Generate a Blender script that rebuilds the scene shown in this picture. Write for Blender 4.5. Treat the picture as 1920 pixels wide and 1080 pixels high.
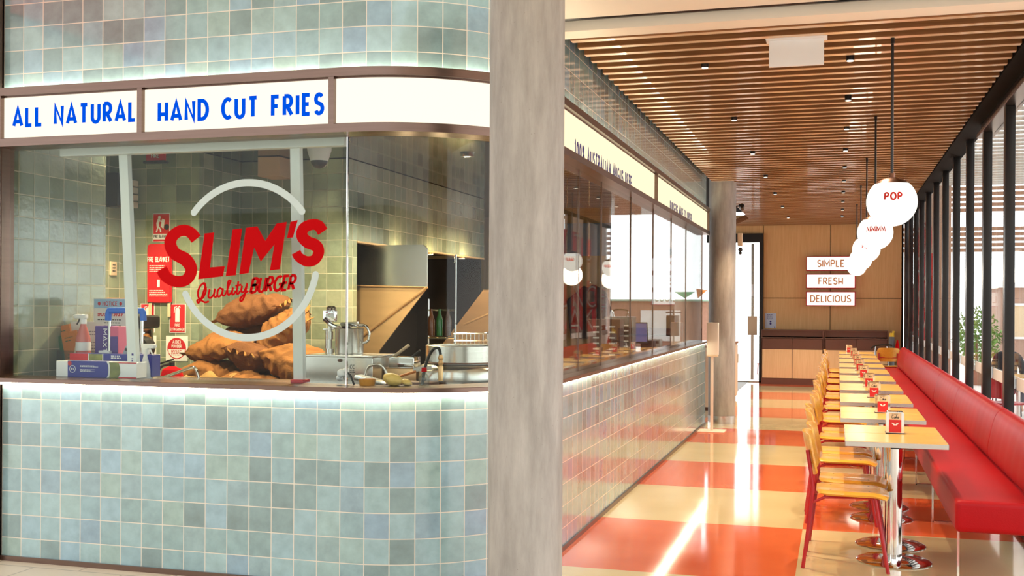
import bpy, bmesh, math, random
from math import sin, cos, pi, radians as R
from mathutils import Vector, Matrix, noise

for o in list(bpy.data.objects):
    bpy.data.objects.remove(o)
scene = bpy.context.scene
COL = scene.collection
random.seed(7)

# ---------------------------------------------------------------- camera, world, exposure
cd = bpy.data.cameras.new('camera')
cam = bpy.data.objects.new('camera', cd)
COL.objects.link(cam)
cd.sensor_width = 36.0
cd.lens = 2067.4 / 1920 * 36.0
cd.shift_y = 31.9 / 1920
cd.clip_start = 0.05
cd.clip_end = 400
cam.matrix_world = (Matrix.Translation((0, 0, 1.55)) @ Matrix.Rotation(R(16.449), 4, 'Z')
                    @ Matrix.Rotation(R(90), 4, 'X') @ Matrix.Rotation(R(0.3), 4, 'Z'))
scene.camera = cam

world = bpy.data.worlds.new('world')
scene.world = world
world.use_nodes = True
wn, wl = world.node_tree.nodes, world.node_tree.links
bg = wn['Background']
# bright hazy sky, strongest on the sunny side beyond the windows and the far door
wt = wn.new('ShaderNodeTexCoord')
wd = wn.new('ShaderNodeVectorMath')
wd.operation = 'DOT_PRODUCT'
wd.inputs[1].default_value = (0.55, 0.80, 0.15)
wl.new(wt.outputs['Generated'], wd.inputs[0])
wm = wn.new('ShaderNodeMapRange')
wm.inputs[1].default_value = -0.3
wm.inputs[2].default_value = 0.9
wm.inputs[3].default_value = 2.05
wm.inputs[4].default_value = 3.4
wl.new(wd.outputs['Value'], wm.inputs[0])
wl.new(wm.outputs[0], bg.inputs[1])
bg.inputs[0].default_value = (0.965, 0.985, 1.0, 1)
scene.view_settings.view_transform = 'Standard'
scene.view_settings.look = 'None'
scene.view_settings.exposure = 0.0
scene.view_settings.gamma = 1.0
scene.view_settings.use_curve_mapping = False
scene.cycles.max_bounces = 10
scene.cycles.transparent_max_bounces = 16
scene.cycles.sample_clamp_indirect = 6.0
scene.cycles.caustics_reflective = False
scene.cycles.caustics_refractive = False

# ---------------------------------------------------------------- materials
def newmat(name):
    m = bpy.data.materials.new(name)
    m.use_nodes = True
    nt = m.node_tree
    return m, nt, nt.nodes, nt.links, nt.nodes['Principled BSDF']

def N(nt, t, **kw):
    n = nt.nodes.new(t)
    for k, v in kw.items():
        setattr(n, k, v)
    return n

def mth(nt, op, a, b=None, c=None):
    n = N(nt, 'ShaderNodeMath', operation=op)
    for i, v in enumerate((a, b, c)):
        if v is None:
            continue
        if isinstance(v, (int, float)):
            n.inputs[i].default_value = v
        else:
            nt.links.new(v, n.inputs[i])
    return n.outputs[0]

def rgba(c):
    return (c[0], c[1], c[2], 1)

def mixc(nt, fac, a, b, mode='MIX'):
    n = N(nt, 'ShaderNodeMix', data_type='RGBA', blend_type=mode)
    for sock, v in ((n.inputs[0], fac), (n.inputs[6], a), (n.inputs[7], b)):
        if isinstance(v, (int, float)):
            sock.default_value = v
        elif isinstance(v, tuple):
            sock.default_value = rgba(v)
        else:
            nt.links.new(v, sock)
    return n.outputs[2]

def plain(name, col, rough=0.5, metal=0.0, var=0.12, scale=6.0, stretch=(1, 1, 1), bump=0.0, bscale=60.0, coat=0.0, spec=0.5):
    """principled surface with a soft procedural variation"""
    m, nt, ns, ls, b = newmat(name)
    tc = N(nt, 'ShaderNodeTexCoord')
    mp = N(nt, 'ShaderNodeMapping')
    mp.inputs['Scale'].default_value = stretch
    ls.new(tc.outputs['Object'], mp.inputs[0])
    nz = N(nt, 'ShaderNodeTexNoise')
    nz.inputs['Scale'].default_value = scale
    nz.inputs['Detail'].default_value = 5
    ls.new(mp.outputs[0], nz.inputs['Vector'])
    dark = tuple(max(0, c * (1 - var)) for c in col)
    lite = tuple(min(1, c * (1 + var)) for c in col)
    ls.new(mixc(nt, nz.outputs[0], dark, lite), b.inputs['Base Color'])
    b.inputs['Roughness'].default_value = rough
    b.inputs['Metallic'].default_value = metal
    b.inputs['Coat Weight'].default_value = coat
    b.inputs['Specular IOR Level'].default_value = spec
    if bump:
        n2 = N(nt, 'ShaderNodeTexNoise')
        n2.inputs['Scale'].default_value = bscale
        n2.inputs['Detail'].default_value = 4
        ls.new(mp.outputs[0], n2.inputs['Vector'])
        bp = N(nt, 'ShaderNodeBump')
        bp.inputs['Strength'].default_value = bump
        bp.inputs['Distance'].default_value = 0.004
        ls.new(n2.outputs[0], bp.inputs['Height'])
        ls.new(bp.outputs[0], b.inputs['Normal'])
    return m

def wood(name, c1, c2, stretch=(18, 18, 0.8), rough=0.35, scale=3.0, coat=0.0):
    m, nt, ns, ls, b = newmat(name)
    tc = N(nt, 'ShaderNodeTexCoord')
    mp = N(nt, 'ShaderNodeMapping')
    mp.inputs['Scale'].default_value = stretch
    ls.new(tc.outputs['Object'], mp.inputs[0])
    nz = N(nt, 'ShaderNodeTexNoise')
    nz.inputs['Scale'].default_value = scale
    nz.inputs['Detail'].default_value = 8
    nz.inputs['Roughness'].default_value = 0.65
    nz.inputs['Distortion'].default_value = 0.6
    ls.new(mp.outputs[0], nz.inputs['Vector'])
    cr = N(nt, 'ShaderNodeValToRGB')
    cr.color_ramp.elements[0].position = 0.3
    cr.color_ramp.elements[0].color = rgba(c1)
    cr.color_ramp.elements[1].position = 0.7
    cr.color_ramp.elements[1].color = rgba(c2)
    ls.new(nz.outputs[0], cr.inputs[0])
    ls.new(cr.outputs[0], b.inputs['Base Color'])
    b.inputs['Roughness'].default_value = rough
    b.inputs['Coat Weight'].default_value = coat
    bp = N(nt, 'ShaderNodeBump')
    bp.inputs['Strength'].default_value = 0.08
    bp.inputs['Distance'].default_value = 0.002
    ls.new(nz.outputs[0], bp.inputs['Height'])
    ls.new(bp.outputs[0], b.inputs['Normal'])
    return m

def emis(name, col, s):
    m = bpy.data.materials.new(name)
    m.use_nodes = True
    nt = m.node_tree
    nt.nodes.remove(nt.nodes['Principled BSDF'])
    e = N(nt, 'ShaderNodeEmission')
    e.inputs[0].default_value = rgba(col)
    e.inputs[1].default_value = s
    nt.links.new(e.outputs[0], nt.nodes['Material Output'].inputs[0])
    return m

def glassmat(name, tint, base=0.035, gain=0.85):
    """clear sheet glass: passes light, mirrors more towards grazing angles"""
    m = bpy.data.materials.new(name)
    m.use_nodes = True
    nt = m.node_tree
    nt.nodes.remove(nt.nodes['Principled BSDF'])
    lw = N(nt, 'ShaderNodeLayerWeight')
    lw.inputs[0].default_value = 0.5
    f = mth(nt, 'POWER', lw.outputs['Facing'], 5.0)
    f = mth(nt, 'MULTIPLY_ADD', f, gain, base)
    t = N(nt, 'ShaderNodeBsdfTransparent')
    t.inputs[0].default_value = rgba(tint)
    g = N(nt, 'ShaderNodeBsdfGlossy')
    g.inputs['Roughness'].default_value = 0.0
    mx = N(nt, 'ShaderNodeMixShader')
    nt.links.new(f, mx.inputs[0])
    nt.links.new(t.outputs[0], mx.inputs[1])
    nt.links.new(g.outputs[0], mx.inputs[2])
    nt.links.new(mx.outputs[0], nt.nodes['Material Output'].inputs[0])
    return m

def tile_mat(name, stops, size=0.139, grout=(0.72, 0.66, 0.55), rough=0.16, bump=0.6):
    """hand-made square glazed tiles laid out from the UVs, which are in metres"""
    m, nt, ns, ls, b = newmat(name)
    uv = N(nt, 'ShaderNodeUVMap')
    sc = N(nt, 'ShaderNodeVectorMath', operation='SCALE')
    sc.inputs['Scale'].default_value = 1 / size
    ls.new(uv.outputs[0], sc.inputs[0])
    fl = N(nt, 'ShaderNodeVectorMath', operation='FLOOR')
    ls.new(sc.outputs[0], fl.inputs[0])
    fr = N(nt, 'ShaderNodeVectorMath', operation='FRACTION')
    ls.new(sc.outputs[0], fr.inputs[0])
    wn_ = N(nt, 'ShaderNodeTexWhiteNoise', noise_dimensions='2D')
    ls.new(fl.outputs[0], wn_.inputs['Vector'])
    cr = N(nt, 'ShaderNodeValToRGB')
    el = cr.color_ramp.elements
    while len(el) < len(stops):
        el.new(0.5)
    for e, (p, c) in zip(el, stops):
        e.position = p
        e.color = rgba(c)
    ls.new(wn_.outputs['Value'], cr.inputs[0])
    # cloudy glaze inside each tile
    off = N(nt, 'ShaderNodeVectorMath', operation='MULTIPLY_ADD')
    off.inputs[1].default_value = (7.3, 3.1, 5.7)
    ls.new(fl.outputs[0], off.inputs[0])
    ls.new(sc.outputs[0], off.inputs[2])
    nz = N(nt, 'ShaderNodeTexNoise')
    nz.inputs['Scale'].default_value = 1.6
    nz.inputs['Detail'].default_value = 6
    nz.inputs['Roughness'].default_value = 0.6
    ls.new(off.outputs[0], nz.inputs['Vector'])
    cl = mth(nt, 'SUBTRACT', nz.outputs[0], 0.5)
    cl = mth(nt, 'MULTIPLY_ADD', cl, 0.75, 1.0)
    cmb = N(nt, 'ShaderNodeCombineColor')
    for i in range(3):
        ls.new(cl, cmb.inputs[i])
    col = mixc(nt, 1.0, cr.outputs[0], cmb.outputs[0], 'MULTIPLY')
    sx = N(nt, 'ShaderNodeSeparateXYZ')
    ls.new(fr.outputs[0], sx.inputs[0])
    dx = mth(nt, 'MINIMUM', sx.outputs[0], mth(nt, 'SUBTRACT', 1.0, sx.outputs[0]))
    dy = mth(nt, 'MINIMUM', sx.outputs[1], mth(nt, 'SUBTRACT', 1.0, sx.outputs[1]))
    d = mth(nt, 'MINIMUM', dx, dy)
    isg = mth(nt, 'LESS_THAN', d, 0.017)
    ls.new(mixc(nt, isg, col, grout), b.inputs['Base Color'])
    ls.new(mth(nt, 'MULTIPLY_ADD', isg, 0.6, rough), b.inputs['Roughness'])
    b.inputs['IOR'].default_value = 1.6
    b.inputs['Coat Weight'].default_value = 0.8
    b.inputs['Coat IOR'].default_value = 1.6
    b.inputs['Coat Roughness'].default_value = 0.12
    # bump: every tile sits at its own slight tilt, with a rippled glaze
    wc = N(nt, 'ShaderNodeSeparateColor')
    ls.new(wn_.outputs['Color'], wc.inputs[0])
    tx = mth(nt, 'MULTIPLY', mth(nt, 'SUBTRACT', wc.outputs[0], 0.5), sx.outputs[0])
    ty = mth(nt, 'MULTIPLY', mth(nt, 'SUBTRACT', wc.outputs[1], 0.5), sx.outputs[1])
    tilt = mth(nt, 'MULTIPLY', mth(nt, 'ADD', tx, ty), 0.5)
    n2 = N(nt, 'ShaderNodeTexNoise')
    n2.inputs['Scale'].default_value = 3.2
    n2.inputs['Detail'].default_value = 2
    ls.new(off.outputs[0], n2.inputs['Vector'])
    h = mth(nt, 'ADD', tilt, mth(nt, 'MULTIPLY', n2.outputs[0], 0.5))
    edge = N(nt, 'ShaderNodeMapRange')
    edge.inputs[1].default_value = 0.01
    edge.inputs[2].default_value = 0.05
    ls.new(d, edge.inputs[0])
    h = mth(nt, 'ADD', h, mth(nt, 'MULTIPLY', edge.outputs[0], 0.25))
    bp = N(nt, 'ShaderNodeBump')
    bp.inputs['Strength'].default_value = bump
    bp.inputs['Distance'].default_value = 0.006
    ls.new(h, bp.inputs['Height'])
    ls.new(bp.outputs[0], b.inputs['Normal'])
    return m

def floor_checker(name):
    m, nt, ns, ls, b = newmat(name)
    tc = N(nt, 'ShaderNodeTexCoord')
    sx = N(nt, 'ShaderNodeSeparateXYZ')
    ls.new(tc.outputs['Object'], sx.inputs[0])
    ix = mth(nt, 'FLOOR', mth(nt, 'DIVIDE', mth(nt, 'ADD', sx.outputs[0], 1.667), 1.441))
    iy = mth(nt, 'FLOOR', mth(nt, 'DIVIDE', mth(nt, 'SUBTRACT', sx.outputs[1], 6.378), 1.5607))
    par = mth(nt, 'PINGPONG', mth(nt, 'ADD', ix, iy), 1.0)
    nz = N(nt, 'ShaderNodeTexNoise')
    nz.inputs['Scale'].default_value = 2.2
    nz.inputs['Detail'].default_value = 8
    ls.new(tc.outputs['Object'], nz.inputs['Vector'])
    n2 = N(nt, 'ShaderNodeTexNoise')
    n2.inputs['Scale'].default_value = 140
    ls.new(tc.outputs['Object'], n2.inputs['Vector'])
    o = mixc(nt, nz.outputs[0], (0.52, 0.066, 0.018), (0.72, 0.14, 0.04))
    c = mixc(nt, nz.outputs[0], (0.52, 0.42, 0.225), (0.65, 0.545, 0.32))
    base = mixc(nt, par, o, c)
    base = mixc(nt, mth(nt, 'MULTIPLY', n2.outputs[0], 0.18), base, (0.35, 0.2, 0.1))
    ls.new(base, b.inputs['Base Color'])
    ls.new(mth(nt, 'MULTIPLY_ADD', nz.outputs[0], 0.08, 0.04), b.inputs['Roughness'])
    b.inputs['IOR'].default_value = 1.6
    bp = N(nt, 'ShaderNodeBump')
    bp.inputs['Strength'].default_value = 0.05
    bp.inputs['Distance'].default_value = 0.01
    ls.new(nz.outputs[0], bp.inputs['Height'])
    ls.new(bp.outputs[0], b.inputs['Normal'])
    return m

def grid_floor(name, c1, c2, size, rough=0.35):
    m, nt, ns, ls, b = newmat(name)
    tc = N(nt, 'ShaderNodeTexCoord')
    br = N(nt, 'ShaderNodeTexBrick')
    br.offset = 0.5
    br.inputs['Color1'].default_value = rgba(c1)
    br.inputs['Color2'].default_value = rgba(c2)
    br.inputs['Mortar'].default_value = rgba(tuple(x * 0.6 for x in c1))
    br.inputs['Scale'].default_value = 1.0
    br.inputs['Mortar Size'].default_value = 0.006
    br.inputs['Brick Width'].default_value = size
    br.inputs['Row Height'].default_value = size
    ls.new(tc.outputs['Object'], br.inputs['Vector'])
    ls.new(br.outputs[0], b.inputs['Base Color'])
    b.inputs['Roughness'].default_value = rough
    return m

def concrete(name):
    m, nt, ns, ls, b = newmat(name)
    tc = N(nt, 'ShaderNodeTexCoord')
    mp = N(nt, 'ShaderNodeMapping')
    mp.inputs['Scale'].default_value = (6, 6, 1.1)
    ls.new(tc.outputs['Object'], mp.inputs[0])
    n1 = N(nt, 'ShaderNodeTexNoise')
    n1.inputs['Scale'].default_value = 1.6
    n1.inputs['Detail'].default_value = 9
    n1.inputs['Roughness'].default_value = 0.68
    ls.new(mp.outputs[0], n1.inputs['Vector'])
    n2 = N(nt, 'ShaderNodeTexNoise')
    n2.inputs['Scale'].default_value = 14
    n2.inputs['Detail'].default_value = 8
    ls.new(tc.outputs['Object'], n2.inputs['Vector'])
    cr = N(nt, 'ShaderNodeValToRGB')
    cr.color_ramp.elements[0].position = 0.32
    cr.color_ramp.elements[0].color = (0.235, 0.215, 0.19, 1)
    cr.color_ramp.elements[1].position = 0.68
    cr.color_ramp.elements[1].color = (0.46, 0.43, 0.39, 1)
    ls.new(n1.outputs[0], cr.inputs[0])
    vo = N(nt, 'ShaderNodeTexVoronoi')
    vo.inputs['Scale'].default_value = 26
    ls.new(tc.outputs['Object'], vo.inputs['Vector'])
    pit = mth(nt, 'LESS_THAN', vo.outputs['Distance'], 0.06)
    c = mixc(nt, mth(nt, 'MULTIPLY', pit, 0.5), cr.outputs[0], (0.14, 0.11, 0.09))
    c = mixc(nt, mth(nt, 'MULTIPLY', n2.outputs[0], 0.35), c, (0.38, 0.355, 0.32))
    ls.new(c, b.inputs['Base Color'])
    b.inputs['Roughness'].default_value = 0.62
    bp = N(nt, 'ShaderNodeBump')
    bp.inputs['Strength'].default_value = 0.25
    bp.inputs['Distance'].default_value = 0.004
    ls.new(n2.outputs[0], bp.inputs['Height'])
    ls.new(bp.outputs[0], b.inputs['Normal'])
    return m

M = {}
M['tile'] = tile_mat('teal_tiles', [(0.0, (0.188, 0.286, 0.291)), (0.12, (0.210, 0.325, 0.333)), (0.26, (0.257, 0.403, 0.408)),
                                    (0.40, (0.253, 0.403, 0.445)), (0.54, (0.300, 0.462, 0.474)), (0.66, (0.275, 0.435, 0.516)),
                                    (0.76, (0.231, 0.360, 0.458)), (0.86, (0.296, 0.435, 0.396)), (1.0, (0.321, 0.489, 0.516))], bump=0.22)
M['tile_in'] = tile_mat('kitchen_tiles', [(0.0, (0.16, 0.19, 0.13)), (0.3, (0.24, 0.28, 0.19)), (0.6, (0.30, 0.33, 0.23)),
                                          (0.8, (0.25, 0.31, 0.24)), (1.0, (0.35, 0.37, 0.26))], grout=(0.55, 0.5, 0.36), bump=0.8)
M['floor'] = floor_checker('checker_terrazzo')
M['hall'] = grid_floor('hall_tiles', (0.62, 0.52, 0.40), (0.66, 0.56, 0.44), 0.6)
M['outground'] = grid_floor('paving', (0.72, 0.66, 0.60), (0.78, 0.72, 0.66), 0.9, 0.7)
M['concrete'] = concrete('column_concrete')
M['bronze'] = plain('brushed_bronze', (0.20, 0.135, 0.11), 0.28, 1.0, 0.15, 3, (1, 1, 30))
M['capbrown'] = plain('brown_bronze', (0.17, 0.075, 0.045), 0.32, 1.0, 0.1)
M['steel'] = plain('brushed_steel', (0.62, 0.60, 0.56), 0.24, 1.0, 0.12, 4, (1, 1, 40))
M['chrome'] = plain('chrome', (0.78, 0.77, 0.75), 0.07, 1.0, 0.03)
M['copper'] = plain('copper_warm_reflection', (0.82, 0.53, 0.27), 0.38, 0.75, 0.2, 2, (1, 1, 6))  # copper metal; on the steel splash panels, warm reflections put into the colour
M['black'] = plain('black_metal', (0.012, 0.010, 0.010), 0.3, 0.0, 0.2)
M['blackmatte'] = plain('matte_black', (0.010, 0.009, 0.009), 0.8, 0.0, 0.2, spec=0.08)
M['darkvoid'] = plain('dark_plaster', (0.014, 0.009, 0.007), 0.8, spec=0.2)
M['cream'] = plain('cream_plaster', (0.90, 0.81, 0.68), 0.85, 0, 0.03)
M['white'] = plain('white_plastic', (0.86, 0.86, 0.86), 0.4, 0, 0.03)
M['offwhite'] = plain('pale_powder_coat', (0.78, 0.68, 0.55), 0.4, 0, 0.03)
M['postwhite'] = plain('pale_track', (0.70, 0.74, 0.72), 0.4, 0, 0.03)
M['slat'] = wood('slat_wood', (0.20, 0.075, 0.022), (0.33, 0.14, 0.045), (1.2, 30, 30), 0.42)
M['slat_lit'] = wood('slat_underside_lit', (0.66, 0.42, 0.21), (0.80, 0.56, 0.32), (1.2, 30, 30), 0.3, coat=0.35)  # slat wood made paler below, floor bounce put into its colour
M['panelwood'] = wood('oak_panel', (0.68, 0.39, 0.15), (0.80, 0.52, 0.24), (22, 22, 0.7), 0.4)
M['cabwood'] = wood('oak_door', (0.74, 0.48, 0.24), (0.86, 0.61, 0.35), (22, 22, 0.7), 0.4)
M['tablewood'] = wood('table_oak', (0.64, 0.33, 0.06), (0.80, 0.49, 0.13), (1.2, 22, 22), 0.28, coat=0.05)
M['chairwood'] = wood('chair_oak', (0.64, 0.29, 0.025), (0.80, 0.44, 0.06), (2, 22, 22), 0.28, coat=0.3)
M['cabbrown'] = plain('brown_laminate', (0.145, 0.062, 0.042), 0.4)
M['red'] = plain('red_powder_coat', (0.40, 0.008, 0.012), 0.3)
M['leather'] = plain('red_leather', (0.40, 0.002, 0.006), 0.42, 0, 0.12, 5, bump=0.25, bscale=140, spec=0.25)
M['seam'] = plain('seam_thread', (0.18, 0.004, 0.006), 0.6)
M['signred'] = plain('sign_red', (0.55, 0.012, 0.018), 0.45, 0, 0.03)
M['vinyl_red'] = plain('vinyl_red', (0.46, 0.001, 0.003), 0.8, 0, 0.02, spec=0.08)
M['vinyl_pale'] = plain('vinyl_pale', (0.52, 0.62, 0.60), 0.6, 0, 0.02)
M['blue_ink'] = emis('backlit_blue_letter', (0.0, 0.095, 0.85), 0.95)
M['navy_ink'] = plain('navy_letter', (0.03, 0.015, 0.20), 0.5, 0, 0.02)
M['orange_ink'] = plain('orange_letter', (0.85, 0.36, 0.12), 0.5, 0, 0.02)
M['red_ink'] = plain('red_letter', (0.60, 0.012, 0.004), 0.5, 0, 0.02)
M['black_ink'] = plain('black_print', (0.02, 0.02, 0.025), 0.6, 0, 0.02)
M['paper'] = plain('paper', (0.80, 0.80, 0.80), 0.7, 0, 0.02)
M['cardbeige'] = plain('beige_card', (0.72, 0.55, 0.36), 0.6, 0, 0.05)
M['lightbox'] = emis('lightbox_face', (1.0, 0.91, 0.72), 1.28)
M['lightbox_warm'] = emis('lightbox_face_warm', (1.0, 0.85, 0.55), 1.25)
M['backsign'] = emis('backlit_face', (1.0, 0.93, 0.84), 1.3)
M['led'] = emis('led_strip', (1.0, 0.86, 0.62), 24.0)
M['litred'] = emis('lit_red_sign', (0.75, 0.012, 0.006), 1.3)
M['globe'] = emis('opal_globe', (1.0, 0.94, 0.82), 1.7)
M['lampdisc'] = emis('lamp_disc', (1.0, 0.88, 0.68), 3.0)
M['window_glass'] = glassmat('window_glass', (0.97, 0.985, 0.98), 0.02, 0.30)
M['glass'] = glassmat('clear_glass', (0.965, 0.985, 0.975))
M['glass_in'] = glassmat('shop_glass', (0.92, 0.95, 0.93), 0.014, 0.85)
M['plasticclear'] = glassmat('clear_plastic', (0.80, 0.83, 0.80), 0.06, 0.6)
M['mirrorceil'] = plain('polished_ceiling', (0.23, 0.235, 0.20), 0.06, 1.0, 0.05)
M['sack_dark'] = plain('hessian_dark', (0.15, 0.06, 0.022), 0.85, 0, 0.45, 5, bump=1.0, bscale=70, spec=0.15)
M['sack_pale'] = plain('hessian_edge', (0.34, 0.17, 0.05), 0.85, 0, 0.35, 6, bump=0.8, bscale=80, spec=0.15)
M['sack'] = plain('hessian', (0.24, 0.10, 0.028), 0.85, 0, 0.45, 5, bump=1.0, bscale=70, spec=0.15)
M['potato'] = plain('peeled_potato', (0.78, 0.52, 0.14), 0.45, 0, 0.1)
M['bluebox'] = plain('blue_print', (0.015, 0.022, 0.26), 0.4, 0, 0.05)
M['purple'] = plain('purple_card', (0.075, 0.035, 0.22), 0.45)
M['pink'] = plain('pink_card', (0.62, 0.12, 0.22), 0.5)
M['blueplastic'] = plain('blue_plastic', (0.005, 0.12, 0.62), 0.35)
M['orangecard'] = plain('orange_card', (0.62, 0.20, 0.03), 0.5, 0, 0.2)
M['greencard'] = plain('green_card', (0.02, 0.11, 0.03), 0.5)
M['pinkliquid'] = plain('pink_liquid', (0.62, 0.17, 0.14), 0.2)
M['glove'] = plain('cream_rubber', (0.66, 0.52, 0.36), 0.5)
M['foodprint'] = plain('food_print', (0.20, 0.22, 0.06), 0.5, 0, 1.0, 22)
M['rubber'] = plain('black_rubber', (0.02, 0.02, 0.02), 0.5)
M['outwall'] = plain('pale_render', (0.80, 0.76, 0.72), 0.8)
M['terracotta'] = wood('brown_screen', (0.24, 0.11, 0.06), (0.36, 0.19, 0.11), (1, 1, 30), 0.6)
M['awning'] = plain('awning_white', (0.62, 0.60, 0.55), 0.6)
M['leaf'] = plain('leaves', (0.16, 0.30, 0.05), 0.5, 0, 0.5, 9)
M['skin'] = plain('skin', (0.55, 0.30, 0.20), 0.5)
M['hair'] = plain('grey_hair', (0.30, 0.28, 0.26), 0.7, 0, 0.3, 40)
M['cloth'] = plain('dark_cloth', (0.022, 0.024, 0.032), 0.85)
M['jeans'] = plain('grey_trousers', (0.07, 0.07, 0.09), 0.85)
M['screen'] = emis('till_screen', (0.30, 0.26, 0.50), 0.8)
M['green'] = plain('green_canvas', (0.05, 0.42, 0.20), 0.7)
M['yellow'] = plain('yellow_plastic', (0.80, 0.52, 0.02), 0.4)

# ---------------------------------------------------------------- mesh helpers
I4 = Matrix.Identity(4)

def obj(name, bm, mat, parent=None, smooth=True, angle=35):
    me = bpy.data.meshes.new(name)
    bmesh.ops.recalc_face_normals(bm, faces=bm.faces) if not bm.loops.layers.uv else None
    bm.to_mesh(me)
    bm.free()
    for m in (mat if isinstance(mat, (list, tuple)) else [mat]):
        me.materials.append(m)
    if smooth:
        me.shade_smooth()
        me.set_sharp_from_angle(angle=R(angle))
    o = bpy.data.objects.new(name, me)
    COL.objects.link(o)
    if parent is not None:
        o.parent = parent
    return o

def thing(name, label, cat, loc=(0, 0, 0), rz=0.0, group=None):
    o = bpy.data.objects.new(name, None)
    o.empty_display_size = 0.1
    COL.objects.link(o)
    o.location = loc
    o.rotation_euler = (0, 0, rz)
    o['label'] = label
    o['category'] = cat
    if group:
        o['group'] = group
    return o

def tag(o, label, cat, group=None):
    o['label'] = label
    o['category'] = cat
    if group:
        o['group'] = group
    return o

def struct(o, label=None):
    o['kind'] = 'structure'
    if label:
        o['label'] = label
    return o

def dup(root, loc, rz=0.0, label=None):
    r = root.copy()
    COL.objects.link(r)
    r.location = loc
    r.rotation_euler = (0, 0, rz)
    if label:
        r['label'] = label
    for ch in list(root.children):
        c = ch.copy()
        COL.objects.link(c)
        c.parent = r
        for g in list(ch.children):
            d = g.copy()
            COL.objects.link(d)
            d.parent = c
    return r

def B():
    return bmesh.new()

def box(bm, x0, x1, y0, y1, z0, z1, bev=0.0, mat=0, M4=None, seg=2):
    r = bmesh.ops.create_cube(bm, size=1.0)
    vs = r['verts']
    T = Matrix.Translation(((x0 + x1) / 2, (y0 + y1) / 2, (z0 + z1) / 2)) @ Matrix.Diagonal((x1 - x0, y1 - y0, z1 - z0, 1))
    bmesh.ops.transform(bm, matrix=T, verts=vs)
    fs = {f for v in vs for f in v.link_faces}
    if bev:
        es = list({e for v in vs for e in v.link_edges})
        rr = bmesh.ops.bevel(bm, geom=es, offset=bev, segments=seg, profile=0.6, affect='EDGES')
        fs = set(rr['faces']) | {f for f in fs if f.is_valid}
        vs = list({v for f in fs for v in f.verts})
    if M4 is not None:
        bmesh.ops.transform(bm, matrix=M4, verts=vs)
    for f in fs:
        if f.is_valid:
            f.material_index = mat
    return vs

def ring(bm, c, ax, ay, rx, ry, n):
    return [bm.verts.new(c + ax * (rx * cos(2 * pi * i / n)) + ay * (ry * sin(2 * pi * i / n))) for i in range(n)]

def bridge(bm, a, b, mat=0):
    n = len(a)
    for i in range(n):
        f = bm.faces.new((a[i], a[(i + 1) % n], b[(i + 1) % n], b[i]))
        f.material_index = mat

def lathe(bm, prof, n=32, c=(0, 0, 0), M4=None, mat=0):
    """revolve (r, z) pairs round the z axis"""
    c = Vector(c)
    rings = []
    vs = []
    for r, z in prof:
        if r < 1e-6:
            v = bm.verts.new(c + Vector((0, 0, z)))
            rings.append([v])
            vs.append(v)
        else:
            rg = ring(bm, c + Vector((0, 0, z)), Vector((1, 0, 0)), Vector((0, 1, 0)), r, r, n)
            rings.append(rg)
            vs += rg
    for a, b in zip(rings, rings[1:]):
        if len(a) == 1 and len(b) == 1:
            continue
        if len(a) == 1:
            for i in range(n):
                bm.faces.new((a[0], b[(i + 1) % n], b[i])).material_index = mat
        elif len(b) == 1:
            for i in range(n):
                bm.faces.new((a[i], a[(i + 1) % n], b[0])).material_index = mat
        else:
            bridge(bm, a, b, mat)
    if M4 is not None:
        bmesh.ops.transform(bm, matrix=M4, verts=vs)
    return vs

def cyl(bm, c, r, h, n=24, r2=None, M4=None, mat=0):
    r2 = r if r2 is None else r2
    return lathe(bm, [(0, 0), (r, 0), (r2, h), (0, h)], n, c, M4, mat)

def tube(bm, pts, r, n=10, mat=0, caps=True):
    """round tube along a polyline; r is one radius or a list"""
    pts = [Vector(p) for p in pts]
    rs = r if isinstance(r, (list, tuple)) else [r] * len(pts)
    rings = []
    up = None
    for i, p in enumerate(pts):
        a = pts[max(i - 1, 0)]
        b = pts[min(i + 1, len(pts) - 1)]
        t = (b - a).normalized()
        if up is None:
            up = Vector((0, 0, 1)) if abs(t.z) < 0.9 else Vector((1, 0, 0))
        x = t.cross(up).normalized()
        y = x.cross(t).normalized()
        up = y
        rings.append(ring(bm, p, x, y, rs[i], rs[i], n))
    for a, b in zip(rings, rings[1:]):
        bridge(bm, a, b, mat)
    if caps:
        bm.faces.new(rings[0][::-1]).material_index = mat
        bm.faces.new(rings[-1]).material_index = mat

def curve(pts, k=6):
    """Catmull-Rom through points"""
    P = [Vector(p) for p in pts]
    P = [P[0] * 2 - P[1]] + P + [P[-1] * 2 - P[-2]]
    out = []
    for i in range(1, len(P) - 2):
        for j in range(k):
            t = j / k
            a, b, c, d = P[i - 1], P[i], P[i + 1], P[i + 2]
            out.append(0.5 * ((2 * b) + (c - a) * t + (2 * a - 5 * b + 4 * c - d) * t * t + (3 * b - a - 3 * c + d) * t ** 3))
    out.append(P[-2])
    return out

def prism(bm, poly, d, M4=None, mat=0):
    """2D polygon (x, y) made d thick along z"""
    a = [bm.verts.new((p[0], p[1], 0)) for p in poly]
    b = [bm.verts.new((p[0], p[1], d)) for p in poly]
    fs = [bm.faces.new(a[::-1]), bm.faces.new(b)]
    n = len(poly)
    for i in range(n):
        fs.append(bm.faces.new((a[i], a[(i + 1) % n], b[(i + 1) % n], b[i])))
    for f in fs:
        f.material_index = mat
    if M4 is not None:
        bmesh.ops.transform(bm, matrix=M4, verts=a + b)
    return a + b

def plane_xz(y, flip=1):
    """maps local (x, y, z) to world (x, z up, depth) so that 2D art stands in a wall facing -Y"""
    return Matrix(((1, 0, 0, 0), (0, 0, -1, y), (0, 1, 0, 0), (0, 0, 0, 1)))

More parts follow.
